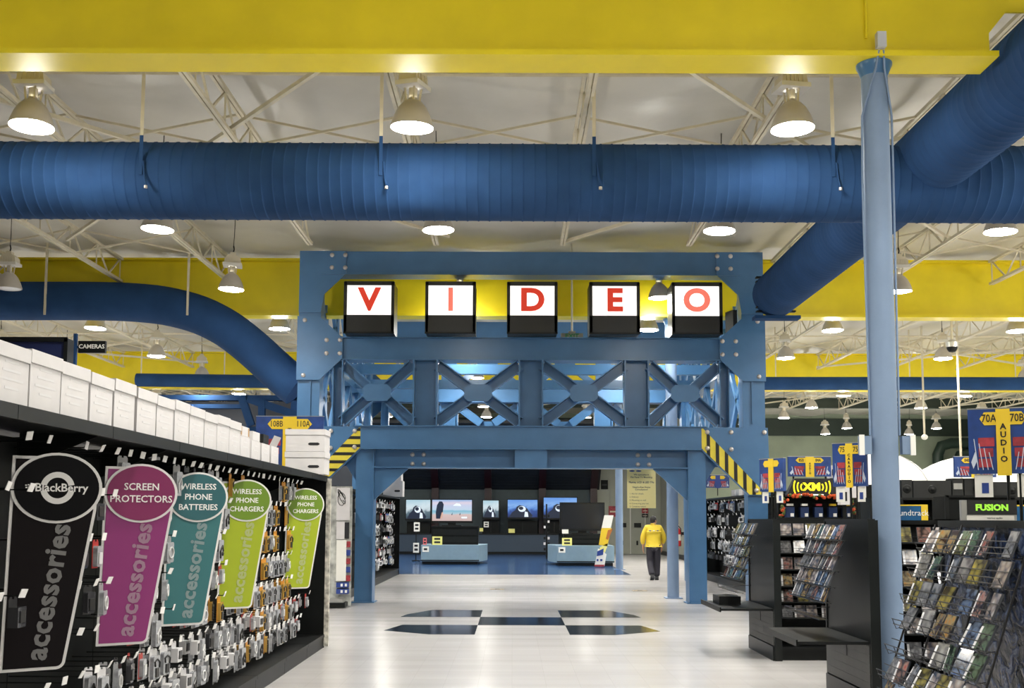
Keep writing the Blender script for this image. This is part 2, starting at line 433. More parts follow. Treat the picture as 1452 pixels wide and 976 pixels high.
MB().tube(pts, rr, 30, caps=False).build('branch_run', BLUED, du, True)
gr = MB(); gr.lathe([(.0005, 0), (.41, 0)], 24, (BX, 19.54, BZ-.02), ax='y')
for i in range(-4, 5): gr.box(BX-.36, BX+.36, 19.5, 19.62, BZ-.02+i*.08-.012, BZ-.02+i*.08+.012)
gr.build('end_grille', BLACKM, du)
MB().box(BX-.42, BX+.42, 19.4, 19.66, BZ-.50, BZ-.44).build('end_hood', BLUED, du)
for x, y0 in ((at(222, 150, DY).x, 0), (at(548, 150, DY).x, 0), (at(1163, 150, DY).x, 0), (at(838, 150, DY).x, 0)):
    MB().box(x-.02, x+.02, DY-.46, DY-.452, DZ+.40, H+.05).build('hanger_strap', CREAM, du); MB().box(x-.02, x+.02, DY-.462, DY-.455, DZ-.06, DZ+.40).build('strap_tail', BLUED, du)
    MB().tube([(x+.03, DY-.46, DZ+.1), (x+.05, DY-.462, DZ-.1), (x+.07, DY-.465, DZ-.18)], .013, 6).build('strap_clip', BLUED, du)
    MB().lathe([(.02, 0), (.02, .03)], 8, (x+.07, DY-.47, DZ-.22)).build('strap_bolt', BOLT, du)
# S shaped duct at the left, dropping beside the gantry
LP = [(-60, 427), (0, 427), (60, 427), (120, 427), (180, 428), (235, 433), (285, 446), (325, 467), (360, 495), (392, 525), (414, 544), (423, 551)]
pp = [at(x, y, 21.28) for x, y in LP]
sm = []
for i in range(len(pp)-1):
    for t in range(4): sm.append(pp[i].lerp(pp[i+1], t/4))
sm.append(pp[-1])
for _ in range(3): sm = [sm[0]]+[(sm[i-1]+sm[i]*2+sm[i+1])/4 for i in range(1, len(sm)-1)]+[sm[-1]]
sd = thing('drop_duct', 'round blue duct bending down behind the left side of the gantry', 'duct')
MB().tube(sm, .39, 28).build('duct_run', BLUED, sd, True)
for px in (68, 269):
    a = at(px, 380, 20.95)
    MB().box(a.x-.02, a.x+.02, 20.87, 20.90, 5.6, H+.05).build('hanger_strap', CREAM, sd)
fd = thing('far_duct', 'slim blue round duct crossing far back above the right aisles', 'duct')
a, b = at(1080, 544, 30.5), at(1475, 544, 30.5)
MB().tube([a, (a+b)/2, (b.x+6, b.y, b.z)], .19, 20).build('duct_run', BLUED, fd, True)
for px in (1100, 1290, 1440):
    q = at(px, 530, 30.5); MB().box(q.x-.015, q.x+.015, 30.49, 30.51, a.z+.1, H+.05).build('hanger_rod', CREAM, fd)
fd2 = thing('far_duct', 'short blue round duct with a blunt end behind the left boxes', 'duct')
a, b = at(194, 539, 30.5), at(352, 541, 30.5)
MB().tube([a, b, (b.x+1.5, b.y, b.z)], .19, 20).build('duct_run', BLUED, fd2, True)
for px in (200, 318):
    q = at(px, 530, 30.5); MB().box(q.x-.015, q.x+.015, 30.49, 30.51, a.z+.1, H+.05).build('hanger_rod', CREAM, fd2)

# ------------------------------------------------------------------ blue columns under the girders
def column(x, y, lab, near=False):
    c = thing('steel_column', lab, 'column', (x, y, 0))
    MB().lathe([(.118, 0.02), (.118, GZ-.12)], 28).build('shaft', BLUEC, c, True)
    MB().box(-.17, .17, -.17, .17, 0, .02).build('base_plate', BLUEC, c)
    MB().lathe([(.118, GZ-.12), (.14, GZ-.06), (.16, GZ-.02), (.16, GZ)], 28).build('cap', BLUE, c, True)
    if near:
        MB().box(-.05, .03, -.26, -.19, GZ+.06, GZ+.2).build('junction_box', M('junction_grey', (.55, .57, .58), .4), c)
        for s in (-1, 1):
            MB().tube([(s*.02, -.2, GZ+.05), (s*.04, -.16, GZ-.1), (s*.135, -.04, GZ-.5), (s*.14, -.02, GZ-1.1), (s*.13, -.02, 2.6), (s*.13, -.02, 2.35)], .010, 6).build('conduit', BLUEC, c)
            MB().box(s*.185-.05, s*.185+.05, -.07, .0, 2.18, 2.34).build('outlet_box', BLUEC, c)
            MB().box(s*.225-.022, s*.225+.022, -.085, -.07, 2.17, 2.35).build('outlet_cover', PAPER, c)
    return c
column(3.30, 9.47, 'tall pale blue round steel column rising beside the disc racks', True)
column(3.28, 22.0, 'pale blue round column standing inside the gantry by the man')
column(3.42, 34.4, 'pale blue round column standing by the far television counter')

# ------------------------------------------------------------------ the blue steel gantry
GX, GY = .35, 20.55
gan = thing('steel_gantry', 'huge blue riveted steel gantry spanning the aisle and carrying letter boxes', 'gantry', (GX, GY, 0))
def bolts(pts, y):
    for x, z in pts:
        BO = MB().lathe([(.0, -.03), (.03, -.03), (.045, -.012), (.048, 0)], 10, (0, 0, 0), ax='y')
        o = link('bolt', BOLTME, gan, (x, y, z))
BOLTME = MB().lathe([(.0005, -.03), (.025, -.028), (.042, -.012), (.045, .002)], 12, ax='y').mesh('bolt', BOLT, True)
def frame(y, s, front):
    """s=+1: the face looks towards the camera"""
    f = lambda a, b: (min(y+s*a, y+s*b), max(y+s*a, y+s*b))
    def plate(name, pts, a, b, mat=BLUE):
        d = f(a, b); return MB().prism(pts, 'y', d[0], d[1]).build(name, mat, gan)
    def bx(name, x0, x1, a, b, z0, z1, mat=BLUE):
        d = f(a, b); return MB().box(x0, x1, d[0], d[1], z0, z1).build(name, mat, gan)
    bx('top_beam', -4.10, 4.10, .03, .38, 6.37, 6.82)
    MBt = MB(); d = f(-.02, .4); MBt.box(-4.1, 4.1, d[0], d[1], 6.35, 6.375).build('beam_flange', BLUE, gan)
    bx('middle_beam', -4.10, 4.10, .03, .38, 4.69, 5.10)
    d = f(-.03, .42); MB().box(-4.1, 4.1, d[0], d[1], 5.10, 5.12).build('beam_flange', BLUE, gan)
    d = f(-.03, .42); MB().box(-3.7, 3.7, d[0], d[1], 4.67, 4.69).build('beam_flange', BLUE, gan)
    bx('lower_beam', -3.28, 3.28, .0, .42, 2.95, 3.37)
    d = f(-.05, .45); MB().box(-3.4, 3.4, d[0], d[1], 3.37, 3.39).build('beam_flange', BLUE, gan)
    d = f(-.08, .45); MB().box(-3.3, 3.3, d[0], d[1], 2.93, 2.95).build('beam_flange', BLUE, gan)
    for g in (-1, 1):
        X = lambda *p: [(g*x, z) for x, z in p]
        x0, x1 = sorted((g*4.10, g*4.53))
        bx('corner_column', x0, x1, .03, .40, 3.37, 6.82)
        bx('column_seam', g*4.28-.012, g*4.28+.012, .0, .06, 3.45, 4.28)
        bx('outer_leg', min(g*4.18, g*4.56), max(g*4.18, g*4.56), .06, .40, 0, 3.0)
        plate('corner_gusset', X((4.53, 6.82), (3.62, 6.82), (3.62, 6.37), (4.04, 5.97), (4.10, 5.6), (4.53, 5.6)), -.0, .035)
        plate('side_gusset', X((4.545, 5.52), (4.12, 5.52), (3.66, 5.10), (3.66, 4.69), (4.10, 4.27), (4.545, 4.27)), -.035, .0)
        if front:
            bolts([(g*3.9, 6.74), (g*3.64, 6.74), (g*3.9, 6.49), (g*3.64, 6.49)], y+.0)
            bolts([(g*3.97, 5.05), (g*3.71, 5.05), (g*3.97, 4.79), (g*3.71, 4.79), (g*4.40, 5.44), (g*4.41, 4.36)], y-.035)
        # narrow post beside the corner
        for a, b, nm in ((3.84, 3.66, 'narrow_post'),):
            lo, hi = sorted((g*a, g*b)); bx(nm, lo, hi, .18, .21, 3.39, 4.67)
            for xx in (a, b): bx('post_flange', g*xx-.012, g*xx+.012, .0, .26, 3.39, 4.67)
    for cx in (-2.05, 0, 2.05):
        bx('wide_post', cx-.22, cx+.22, .20, .23, 3.39, 4.67)
        for e in (-.225, .225): bx('post_flange', cx+e-.016, cx+e+.016, -.03, .32, 3.39, 4.67)
    d = f(.02, .06)
    for cx, hw in ((-2.98, .68), (-1.025, .80), (1.025, .80), (2.98, .68)):
        oct_ = [(cx-.27, 4.03-.09), (cx-.19, 4.03-.165), (cx+.19, 4.03-.165), (cx+.27, 4.03-.09), (cx+.27, 4.03+.09), (cx+.19, 4.03+.165), (cx-.19, 4.03+.165), (cx-.27, 4.03+.09)]
        plate('octagon_gusset', oct_, -.02, .015)
        for a in (-1, 1):
            for b in (-1, 1):
                p = Vector((cx+a*.17, 0, 4.03+b*.09)); q = Vector((cx+a*hw, 0, 4.03+b*.56))
                dr = (q-p).normalized(); nrm = Vector((-dr.z, 0, dr.x)); nrm = nrm if nrm.z > 0 else -nrm
                yy = y+s*.19
                mb = MB(); mb.bar((p.x, yy, p.z), (q.x, yy, q.z), .03, .19, up=nrm)
                e = nrm*.095
                mb.bar((p.x+e.x, y+s*.10, p.z+e.z), (q.x+e.x, y+s*.10, q.z+e.z), .22, .022, up=nrm)
                mb.bar((p.x-e.x, y+s*.12, p.z-e.z), (q.x-e.x, y+s*.12, q.z-e.z), .18, .022, up=nrm)
                mb.build('diagonal_brace', BLUE, gan)
    return bx, plate, f
bx, plate, f = frame(0., 1, True)
for g in (-1, 1):
    X = lambda *p: [(g*x, z) for x, z in p]
    lo, hi = sorted((g*3.02, g*3.37))
    bx('inner_leg', lo, hi, .05, .40, 0.02, 2.95)
    bx('foot_plate', lo-.04, hi+.04, .01, .44, 0, .02)
    plate('leg_edge', X((3.02, .02), (3.04, .02), (3.04, 2.95), (3.02, 2.95)), -.01, .06)
    plate('knee_gusset', X((3.02, 2.58), (2.35, 2.58), (3.02, 1.96)), .10, .16)
    plate('outer_gusset', X((3.37, 2.93), (3.78, 2.93), (3.37, 2.30)), .18, .22)
    bx('tie_block', min(g*3.37, g*3.9), max(g*3.37, g*3.9), .22, .34, 2.62, 2.74)
    # wing plate with the hazard band on its sloping edge
    plate('wing_plate', X((3.28, 3.37), (4.57, 3.37), (4.60, 2.06), (4.18, 2.06), (3.28, 2.93)), .0, .04)
    band = X((3.29, 3.35), (3.32, 3.35), (4.52, 2.08), (4.20, 2.08), (3.29, 2.96))
    plate('hazard_band', band, -.006, .0, HAZY)
    for i in range(9):
        if g > 0:
            a = 3.385+.173*i; st = clip(clip(band, 1, 0, a+.066), -1, 0, -a)
        else:
            a = 3.28-.156*i; st = clip(clip(band, 0, 1, a+.058), 0, -1, -a)
        if len(st) > 2: plate('hazard_stripe', st, -.010, -.006, HAZB)
    bolts([(g*4.50, 3.28), (g*3.86, 3.28), (g*3.40, 3.28), (g*3.86, 2.95), (g*3.40, 2.97), (g*4.33, 2.16)], -.01)
    bolts([(g*2.30, 2.84), (g*2.08, 2.84), (g*2.30, 2.66), (g*2.08, 2.66)], .20)
bx('tie_beam_web', -3.02, 3.02, .20, .24, 2.60, 2.93)
bx('tie_beam_flange', -3.02, 3.02, .0, .42, 2.575, 2.60)
bx('tie_beam_plate', -.31, .31, .0, .04, 2.60, 2.93)
frame(7.9, -1, False)
# upper panel of the rear face: posts and cross braces
for cx in (-2.05, 0, 2.05):
    MB().box(cx-.2, cx+.2, 7.6, 7.75, 5.12, 6.35).build('wide_post', BLUE, gan)
for cx, hw in ((-2.98, .68), (-1.025, .80), (1.025, .80), (2.98, .68)):
    MB().prism([(cx-.27, 5.64), (cx-.19, 5.57), (cx+.19, 5.57), (cx+.27, 5.64), (cx+.27, 5.82), (cx+.19, 5.9), (cx-.19, 5.9), (cx-.27, 5.82)], 'y', 7.52, 7.56).build('octagon_gusset', BLUE, gan)
    for a in (-1, 1):
        for b in (-1, 1): MB().bar((cx+a*.17, 7.62, 5.735+b*.09), (cx+a*hw, 7.62, 5.735+b*.60), .10, .16).build('diagonal_brace', BLUE, gan)
# side trusses joining the two faces
for g in (-1, 1):
    x = g*4.30
    for z0, z1 in ((6.42, 6.80), (4.72, 5.06), (2.97, 3.35)): MB().box(x-.14, x+.14, .40, 7.5, z0, z1).build('side_beam', BLUE, gan)
    for zb, zt in ((5.06, 6.42), (3.35, 4.72)):
        n = 5
        for i in range(n):
            ya, yb = .45+7*i/n, .45+7*(i+1)/n
            for q in ((ya, zb, yb, zt), (ya, zt, yb, zb)): MB().bar((x-g*.06, q[0], q[1]), (x-g*.06, q[2], q[3]), .07, .13).build('side_brace', BLUE, gan)
            MB().box(x-.10, x+.02, yb-.08, yb+.08, zb, zt).build('side_post', BLUE, gan)
for y in (2.6, 5.2):
    MB().box(-4.2, 4.2, y-.1, y+.1, 4.74, 4.95).build('cross_beam', BLUE, gan)

# ------------------------------------------------------------------ letter boxes V I D E O
SCR = M('lit_screen', (.9, .9, .88), .4, emit=(1, .97, .92), es=.74)
SCRH = M('lit_screen_bright', (.9, .9, .88), .4, emit=(1, .98, .95), es=.95)
LET = M('red_letter', (.55, .03, .015), .4, emit=(.75, .05, .02), es=.42)
LETL = M('light_red_letter', (.6, .12, .08), .4, emit=(.9, .20, .14), es=.62)
for i, (ch, cx) in enumerate(zip('VIDEO', (-3.11, -1.55, .015, 1.59, 3.17))):
    t = thing('letter_box', 'black cabinet with white lit face showing the red letter '+ch, 'sign', (GX+cx, GY-.36, 5.133), group='letter boxes along the gantry beam')
    b = MB(); HW, HH = .475, .99
    b.box(-HW, HW, .03, .62, 0, HH)                      # cabinet
    b.box(-HW-.01, -HW+.05, -.03, .05, 0, HH); b.box(HW-.05, HW+.01, -.03, .05, 0, HH)
    b.box(-HW, HW, -.03, .05, HH-.065, HH+.01); b.box(-HW, HW, -.03, .05, 0, .345)
    b.build('cabinet', GREYB, t)
    MB().box(-.44, .44, .62, .80, .12, .85).build('back_cover', BLACK, t)
    MB().box(-HW-.012, HW+.012, -.036, .0, -.012, .02).build('bottom_trim', BLACK, t)
    MB().box(-.425, .425, .005, .028, .345, HH-.065).build('screen', SCRH if ch in 'IO' else SCR, t)
    text(ch, .60, LETL if ch in 'IO' else LET, t, (0, .0, .635), bold=.022, sx=1.06 if ch != 'I' else .9, depth=.003, label='light red letter' if ch in 'IO' else 'red letter')
p_ = at(1039, 450, 21.6)
sp = thing('loudspeaker', 'black loudspeaker tucked in the upper corner of the gantry beside the letter O', 'speaker', (4.56, 21.6, 5.065), R(20))
MB().prism([(-.16, -.15), (.16, -.2), (.16, .2), (-.16, .15)], 'z', 0, .78).build('cabinet', BLACKM, sp); MB().lathe([(.0005, -.23), (.05, -.22), (.11, -.19), (.12, -.175)], 16, (0, 0, .45), ax='y').build('speaker_cone', BLACK, sp)
# exit sign on its rod
ex = thing('exit_sign', 'small pale exit sign with green print hanging among the letter boxes', 'sign', (at(811, 478, 21.1).x, 21.1, at(811, 478, 21.1).z))
MB().box(-.22, .22, -.03, .03, -.05, .07).build('sign_box', CREAM, ex)
MB().box(-.07, .07, -.04, .04, .07, .11).build('canopy', CREAM, ex)
MB().tube([(0, 0, .1), (0, 0, H+.05-at(811, 478, 21.1).z)], .018, 8).build('rod', CREAM, ex)
text('EXIT', .12, M('exit_green', (.05, .4, .12), .5), ex, (0, -.032, .01), bold=.004, sx=1.1)
# yellow banner with a checker band, hung against the girder
bn = thing('banner', 'yellow hanging banner with a black checker band at its top', 'banner', (at(759, 400, 21.6).x, 21.6, 0))
MB().box(-.44, .44, -.012, .0, 5.72, 7.05).build('cloth', M('banner_yellow', (.72, .58, .05), .5), bn)
ck = MB()
for r_ in range(3):
    for c_ in range(22):
        if (r_+c_) % 2 == 0: ck.box(-.44+c_*.04, -.40+c_*.04, -.016, -.012, 7.05-.05*(r_+1), 7.05-.05*r_)
ck.build('checker_band', INK, bn)

# ------------------------------------------------------------------ left accessory wall (black gondola)
LGX = -2.33            # front of deck and top shelf
BKX = -2.88            # back panel
GA, GB = 2.6, 13.45
gon = thing('gondola_shelf', 'long black pegboard gondola with peg hooks along the left of the aisle', 'shelf', (0, 0, 0))
SEC = [2.6, 3.8, 5.0, 6.2, 7.45, 8.7, 9.95, 11.2, 12.4, 13.45]
for a, b in zip(SEC[:-1], SEC[1:]):
    MB().box(BKX-.03, BKX, a+.004, b-.004, .16, 2.06).build('back_panel', BLACKM, gon)
    MB().box(BKX, LGX, a+.003, b-.003, .13, .165).build('deck', BLACK, gon)
    MB().box(LGX-.04, LGX-.015, a+.003, b-.003, .0, .13).build('kick_plate', BLACK, gon)
    m = MB(); m.box(BKX-.5, LGX, a+.003, b-.003, 2.09, 2.125); m.box(LGX-.025, LGX+.004, a+.003, b-.003, 2.06, 2.13); m.build('top_shelf', BLACK, gon)
    MB().prism([(BKX, 1.88), (BKX, 2.09), (LGX-.05, 2.09)], 'y', 0, .01).build('shelf_bracket', BLACK, gon).location = (0, a+.02, 0)
MB().box(BKX-.55, LGX-.01, GB, GB+.035, 0, 2.10).build('end_panel', BLACKM, gon)
MB().box(LGX-.01, LGX+.045, GB-.01, GB+.05, .02, 2.10).build('end_trim', M('scuffed_white', (.5, .48, .42), .6, var=.6, scale=14), gon)
HOOK = MB().tube([(0, 0, 0), (.40, 0, 0), (.415, 0, .02)], .004, 5).mesh('peg_hook', BLACK)
TAGM = M('price_tag_white', (.92, .91, .90), .5)
PTAG = MB().box(0, .003, -.023, .023, -.023, .023).mesh('price_tag', TAGM)
SIGNY = [5.66, 6.80, 8.03, 9.50, 12.2]
ROWZ = [2.0, 1.74, 1.475, 1.21, .945, .70, .47]

def pack_proto(kind, cm, dm, mats2=None):
    """one hanging pack: card (the thing itself), clear blister and what is inside"""
    W, Hh = {'charger': (.105, .22), 'case': (.085, .17), 'headset': (.095, .245), 'cable': (.11, .20), 'box': (.10, .15)}[kind]
    m = MB(); m.prism([(-W/2, -Hh), (W/2, -Hh), (W/2, -.014), (W/2-.014, 0), (.012, 0), (.012, -.012), (-.012, -.012), (-.012, 0), (-W/2+.014, 0), (-W/2, -.014)], 'y', -.002, .002)
    me_card = m.mesh('hanging_pack', cm)
    b = MB()
    if kind == 'box': b.box(-W/2, W/2, -.05, -.002, -Hh, -.05)
    else:
        b.prism(rrect(-W*.44, W*.44, -Hh*.95, -Hh*.22, .015, 3), 'y', -.030, -.002)
    me_b = b.mesh('blister', mats2 or CLEAR)
    d = MB()
    if kind == 'charger':
        d.box(-.02, .022, -.040, -.03, -Hh*.88, -Hh*.6)
        d.tube([(-.03, -.036, -Hh*.55), (-.036, -.036, -Hh*.4), (0, -.036, -Hh*.33), (.036, -.036, -Hh*.42), (.03, -.036, -Hh*.6)], .006, 6)
    elif kind == 'cable':
        d.tube([(.034*math.cos(t*.7), -.036, -Hh*.6+.04*math.sin(t*.7)) for t in range(10)], .006, 6)
    elif kind == 'headset':
        d.tube([(-.02, -.036, -Hh*.85), (-.026, -.036, -Hh*.6), (.01, -.036, -Hh*.42), (.024, -.036, -Hh*.62)], .007, 6); d.ell((.02, -.034, -Hh*.70), (.014, .01, .02), 8, 5)
    else: d.box(-W*.3, W*.3, -.056 if kind == 'box' else -.038, -.05 if kind == 'box' else -.03, -Hh*.85, -Hh*.45)
    me_d = d.mesh('device', dm)
    return me_card, me_b, me_d
CLEAR = M('blister_plastic', (.36, .37, .39), .10, var=.2, scale=30)
CLEARD = M('dark_blister', (.05, .05, .055), .10)
CO, CW, CK, CR, CBL, CG = (M('card_orange', (.62, .27, .02), .45), M('pack_white', (.66, .65, .66), .45), M('card_black', (.02, .02, .022), .35), M('card_red', (.50, .04, .03), .45), M('card_blue', (.04, .13, .42), .45), M('card_grey', (.30, .30, .31), .45))
DW, DK = M('device_white', (.62, .62, .62), .3), M('device_black', (.02, .02, .02), .3)
PACKS = {
 'orange charger pack': pack_proto('charger', CO, DK, M('orange_blister', (.45, .27, .06), .12)),
 'grey charger pack': pack_proto('charger', CW, DK),
 'clear cable pack': pack_proto('cable', CG, DW),
 'long headset pack': pack_proto('headset', CW, DK),
 'grey headset pack': pack_proto('headset', CG, DW),
 'black case pack': pack_proto('case', CK, DK, CLEARD),
 'red case pack': pack_proto('case', CR, DW),
 'small white boxed pack': pack_proto('box', CW, DK, CW),
 'blue cable pack': pack_proto('cable', CBL, DW),
 'dark boxed pack': pack_proto('box', CK, DK, CLEARD),
}
PK = list(PACKS)
def hang(kind, loc, rz, label, group):
    a, b, d = PACKS[kind]
    o = link('hanging_pack', a, None, loc, rz); tag(o, label, 'package', group)
    link('blister', b, o); link('device', d, o); return o
npk = 0
for r_, z in enumerate(ROWZ):
    y = 4.72+(r_ % 3)*.05; n = 0
    ys = []
    while y < 13.3: ys.append(y); y += .225+random.uniform(-.03, .03)
    far = len(ys)
    for i, y in enumerate(ys):
        if .74 < z < 1.97 and any(-.21 < y-s < .19 for s in SIGNY): continue
        if y > 12.45 and random.random() < .75: continue
        if y < 6.0 and random.random() < .35: continue
        ln = .40 if z > .8 else .46
        hk = link('peg_hook', HOOK, gon, (BKX+.02, y, z))
        pt = link('price_tag', PTAG, hk, (.415, 0, .012)); pt.rotation_euler = (random.uniform(-.15, .15), random.uniform(.1, .5), random.uniform(-.35, .1))
        if r_ == 0 and random.random() < .35: continue
        if random.random() < (.72 if y < 6.4 else .55 if y < 7.4 and z > .8 else .10): continue
        if y < 6.4: kind = random.choice(('black case pack', 'dark boxed pack'))
        elif y < 9 and z > .9: kind = random.choice(('black case pack', 'grey headset pack', 'clear cable pack', 'red case pack', 'dark boxed pack'))
        elif y > 9.4 and z > .9: kind = random.choice(('orange charger pack', 'grey charger pack', 'orange charger pack', 'clear cable pack'))
        else: kind = random.choice(('long headset pack', 'grey headset pack', 'small white boxed pack', 'clear cable pack', 'black case pack', 'grey charger pack', 'red case pack', 'long headset pack') if y < 8.6 else ('long headset pack', 'grey headset pack', 'clear cable pack', 'small white boxed pack', 'grey charger pack', 'long headset pack', 'red case pack', 'orange charger pack', 'black case pack'))
        lab = '%s, %s peg row down, %s hook from far end' % (kind, ordw(r_+1), ordw(far-i))
        for q in range(2 if z < .98 and y > 6.5 else 1):
            if q == 0: hang(kind, (BKX+.385, y, z-.006), R(90)+random.uniform(-.25, .2), lab, 'packs on the accessory wall')
            else: hang(kind, (BKX+.30, y+.01, z-.006), R(90)+random.uniform(-.2, .2), lab.replace(', ', ' tucked behind another, ', 1), 'packs on the accessory wall')
        npk += 1
# category signs standing out from the peg wall
def blade_sign(y, body, disc, lines, tsize, label, txtcol, logo=False):
    t = thing('category_sign', label, 'sign', (-2.41 if y < 6 else -2.36, y, 1.755), R(33), group='accessory category signs')
    W, Hh = .42, .345
    el = lambda k, n=40: [(k*W/2*math.cos(2*math.pi*i/n), k*Hh/2*math.sin(2*math.pi*i/n)) for i in range(n)]
    def body_pts(e):
        pts = [(-.205-e, .15+e), (.10, .15+e), (.195+e, .05), (.185+e, -.12)]
        for k in range(6):
            a = R(0-90*k/5); pts.append((.030+.03*math.cos(a)*1.+e*math.cos(a), -.90+.03*math.sin(a)+e*math.sin(a)))
        return pts+[(-.225-e, -.93-e)]
    RIM = M('sign_rim', (.74, .73, .72), .45)
    MB().prism(body_pts(.016), 'y', .0, .012).build('rim', RIM, t)
    MB().prism(body_pts(0), 'y', -.003, .0).build('panel', body, t)
    MB().prism(el(1.08), 'y', -.010, -.003).build('disc_ring', RIM, t)
    MB().prism(el(1.0), 'y', -.014, -.010).build('disc', disc, t)
    for i, l in enumerate(lines): text(l, tsize, txtcol, t, (0, -.0155, (len(lines)-1)*tsize*.62-i*tsize*1.24), bold=.0008, depth=.001)
    text('accessories', .148, M('ghost_'+body.name, tuple(min(1, c*.60+.17) for c in body.node_tree.nodes['Principled BSDF'].inputs['Base Color'].default_value[:3]), .45), t, (-.02, -.0045, -.54), rot=(R(90), R(-90), 0), bold=.0045, depth=.001, space=1.04).rotation_euler = (R(90), R(-82), 0)
    if logo:
        n = 30; rg = None
        for i in range(n):
            if i in (0, 15):
                if rg: rg.build('ring_emblem', RIM, t)
                rg = MB()
            a, b = 2*math.pi*i/n, 2*math.pi*(i+1)/n
            if abs(math.sin((a+b)/2)) < .22: continue
            rg.prism([(.055*math.cos(a), .055*math.sin(a)), (.085*math.cos(a), .085*math.sin(a)), (.085*math.cos(b), .085*math.sin(b)), (.055*math.cos(b), .055*math.sin(b))], 'y', -.0165, -.014)
        rg.build('ring_emblem', RIM, t)
        text('BlackBerry', .060, txtcol, t, (.02, -.0165, 0), bold=.001, depth=.001)
        dots = MB()
        for i, (dx, dz) in enumerate(((0, .012), (.012, .014), (.002, 0), (.014, .002), (-.002, -.012), (.010, -.010), (.024, .006))):
            dots.box(-.158+dx, -.150+dx, -.0165, -.014, dz-.003, dz+.003)
        dots.build('dot_emblem', txtcol, t)
    return t
TXW = M('sign_white_print', (.85, .84, .82), .5)
SB = M('sign_near_black', (.006, .004, .005), .7, spec=.15); SBD = M('sign_black_disc', (.002, .002, .003), .7, spec=.15)
SM = M('sign_magenta', (.24, .022, .15), .4); SMD = M('sign_magenta_disc', (.20, .012, .09), .4)
ST = M('sign_teal', (.028, .14, .15), .4); STD = M('sign_teal_disc', (.018, .10, .115), .4)
SG = M('sign_lime', (.32, .40, .010), .4); SGD = M('sign_lime_disc', (.13, .23, .012), .4)
blade_sign(SIGNY[0], SB, SBD, [], .06, 'black hanging accessories sign with a ringed emblem, nearest the camera', TXW, True)
blade_sign(SIGNY[1], SM, SMD, ['SCREEN', 'PROTECTORS'], .062, 'magenta hanging accessories sign reading screen protectors', TXW)
blade_sign(SIGNY[2], ST, STD, ['WIRELESS', 'PHONE', 'BATTERIES'], .062, 'teal hanging accessories sign reading wireless phone batteries', TXW)
blade_sign(SIGNY[3], SG, SGD, ['WIRELESS', 'PHONE', 'CHARGERS'], .062, 'lime green hanging chargers sign beside the teal sign', TXW)
blade_sign(SIGNY[4], SG, SGD, ['WIRELESS', 'PHONE', 'CHARGERS'], .062, 'lime green hanging chargers sign nearest the far end panel', TXW)

# storage boxes along the top shelf
SEAM = M('box_seam', (.45, .44, .43), .7); PRINT = M('faint_print', (.70, .69, .70), .7)
def storage_box(cx, cy, z, wx, wy, h, label, group, lid=True, rz=0., front='x', prints=3, oval=False):
    t = thing('storage_box', label, 'box', (cx, cy, z), rz, group)
    MB().box(-wx/2, wx/2, -wy/2, wy/2, 0, h).build('body', CARD, t)
    if lid:
        MB().box(-wx/2-.008, wx/2+.008, -wy/2-.006, wy/2+.006, h-.055, h+.012).build('lid', CARD, t)
        MB().box(-wx/2-.0085, wx/2+.0085, -wy/2-.0065, wy/2+.0065, h-.057, h-.054).build('lid_edge', SEAM, t)
    pm = MB()
    for i in range(prints):
        zz = h*.72-i*.042; hw = wy*(.20+.07*((i*7) % 3))
        if front == 'x': pm.box(wx/2, wx/2+.001, -hw, hw, zz, zz+.012)
    if front == 'y':
        pm.box(-wx*.46, wx*.05, -wy/2-.001, -wy/2, h*.36, h*.375)
        MB().prism([(wx*.08, h*.33), (wx*.12, h*.29), (wx*.33, h*.29), (wx*.37, h*.33), (wx*.37, h*.38), (wx*.33, h*.42), (wx*.12, h*.42), (wx*.08, h*.38)], 'y', -wy/2-.003, -wy/2).build('handle_print', INK, t)
        pm.box(wx*.36, wx*.363, -wy/2-.001, -wy/2, 0, h)
    if pm.v: pm.build('printed_lines', PRINT, t)
    return t
y = 3.95; i = 0; ys = []
while y < 9.3: ys.append(y); y += .372 if len(ys) != 8 else .40
for i, y in enumerate(ys):
    storage_box(-2.585, y, 2.127, .38, .345, .285+.012*((i*5) % 3)/2, 'white lidded storage box on the top shelf, %s of its row from the far end' % ordw(len(ys)-i), 'white boxes on the top shelf', prints=4, rz=random.uniform(-.02, .02))
y0 = ys[-1]+.38
brown = M('brown_tape', (.45, .27, .10), .5)
for k, (dy, h, lab) in enumerate(((0, .20, 'low white carton with brown tape corners on the top shelf'), (.40, .19, 'low plain white carton beside the taped carton'), (.80, .19, 'white carton below a dark folder on the top shelf'), (1.20, .19, 'white carton with an open flap, last of the carton row'))):
    t = storage_box(-2.57, y0+dy, 2.127, .34, .33, h, lab, 'low cartons on the top shelf', lid=False, prints=2)
    if k == 0:
        for s in (-1, 1): MB().box(-.17, .172, s*.15-.018, s*.15+.018, h, h+.002).build('tape', brown, t)
        MB().box(-.16, .165, -.15, .15, h+.003, h+.09).build('upper_tray', CARD, t)
        for s in (-1, 1): MB().box(.165, .167, s*.13-.02, s*.13+.02, h+.01, h+.085).build('tape', brown, t)
    if k == 1: MB().box(-.12, .17, -.13, .14, h+.002, h+.085).build('upper_tray', CARD, t)
    if k == 2: MB().box(.10, .172, -.12, .10, h+.002, h+.09).build('folder', BLACK, t)
    if k == 3: MB().tbox(Matrix.Translation((.17, 0, h+.05)) @ Matrix.Rotation(R(25), 4, 'Y'), .004, .30, .12).build('flap', CARD, t)
bx0 = at(432, 640, 12.75)
storage_box(bx0.x, 12.95, 2.127, .465, .36, .255, 'white banker box with black oval handle print, lower of the pair', 'banker boxes at the shelf end', front='y', prints=0)
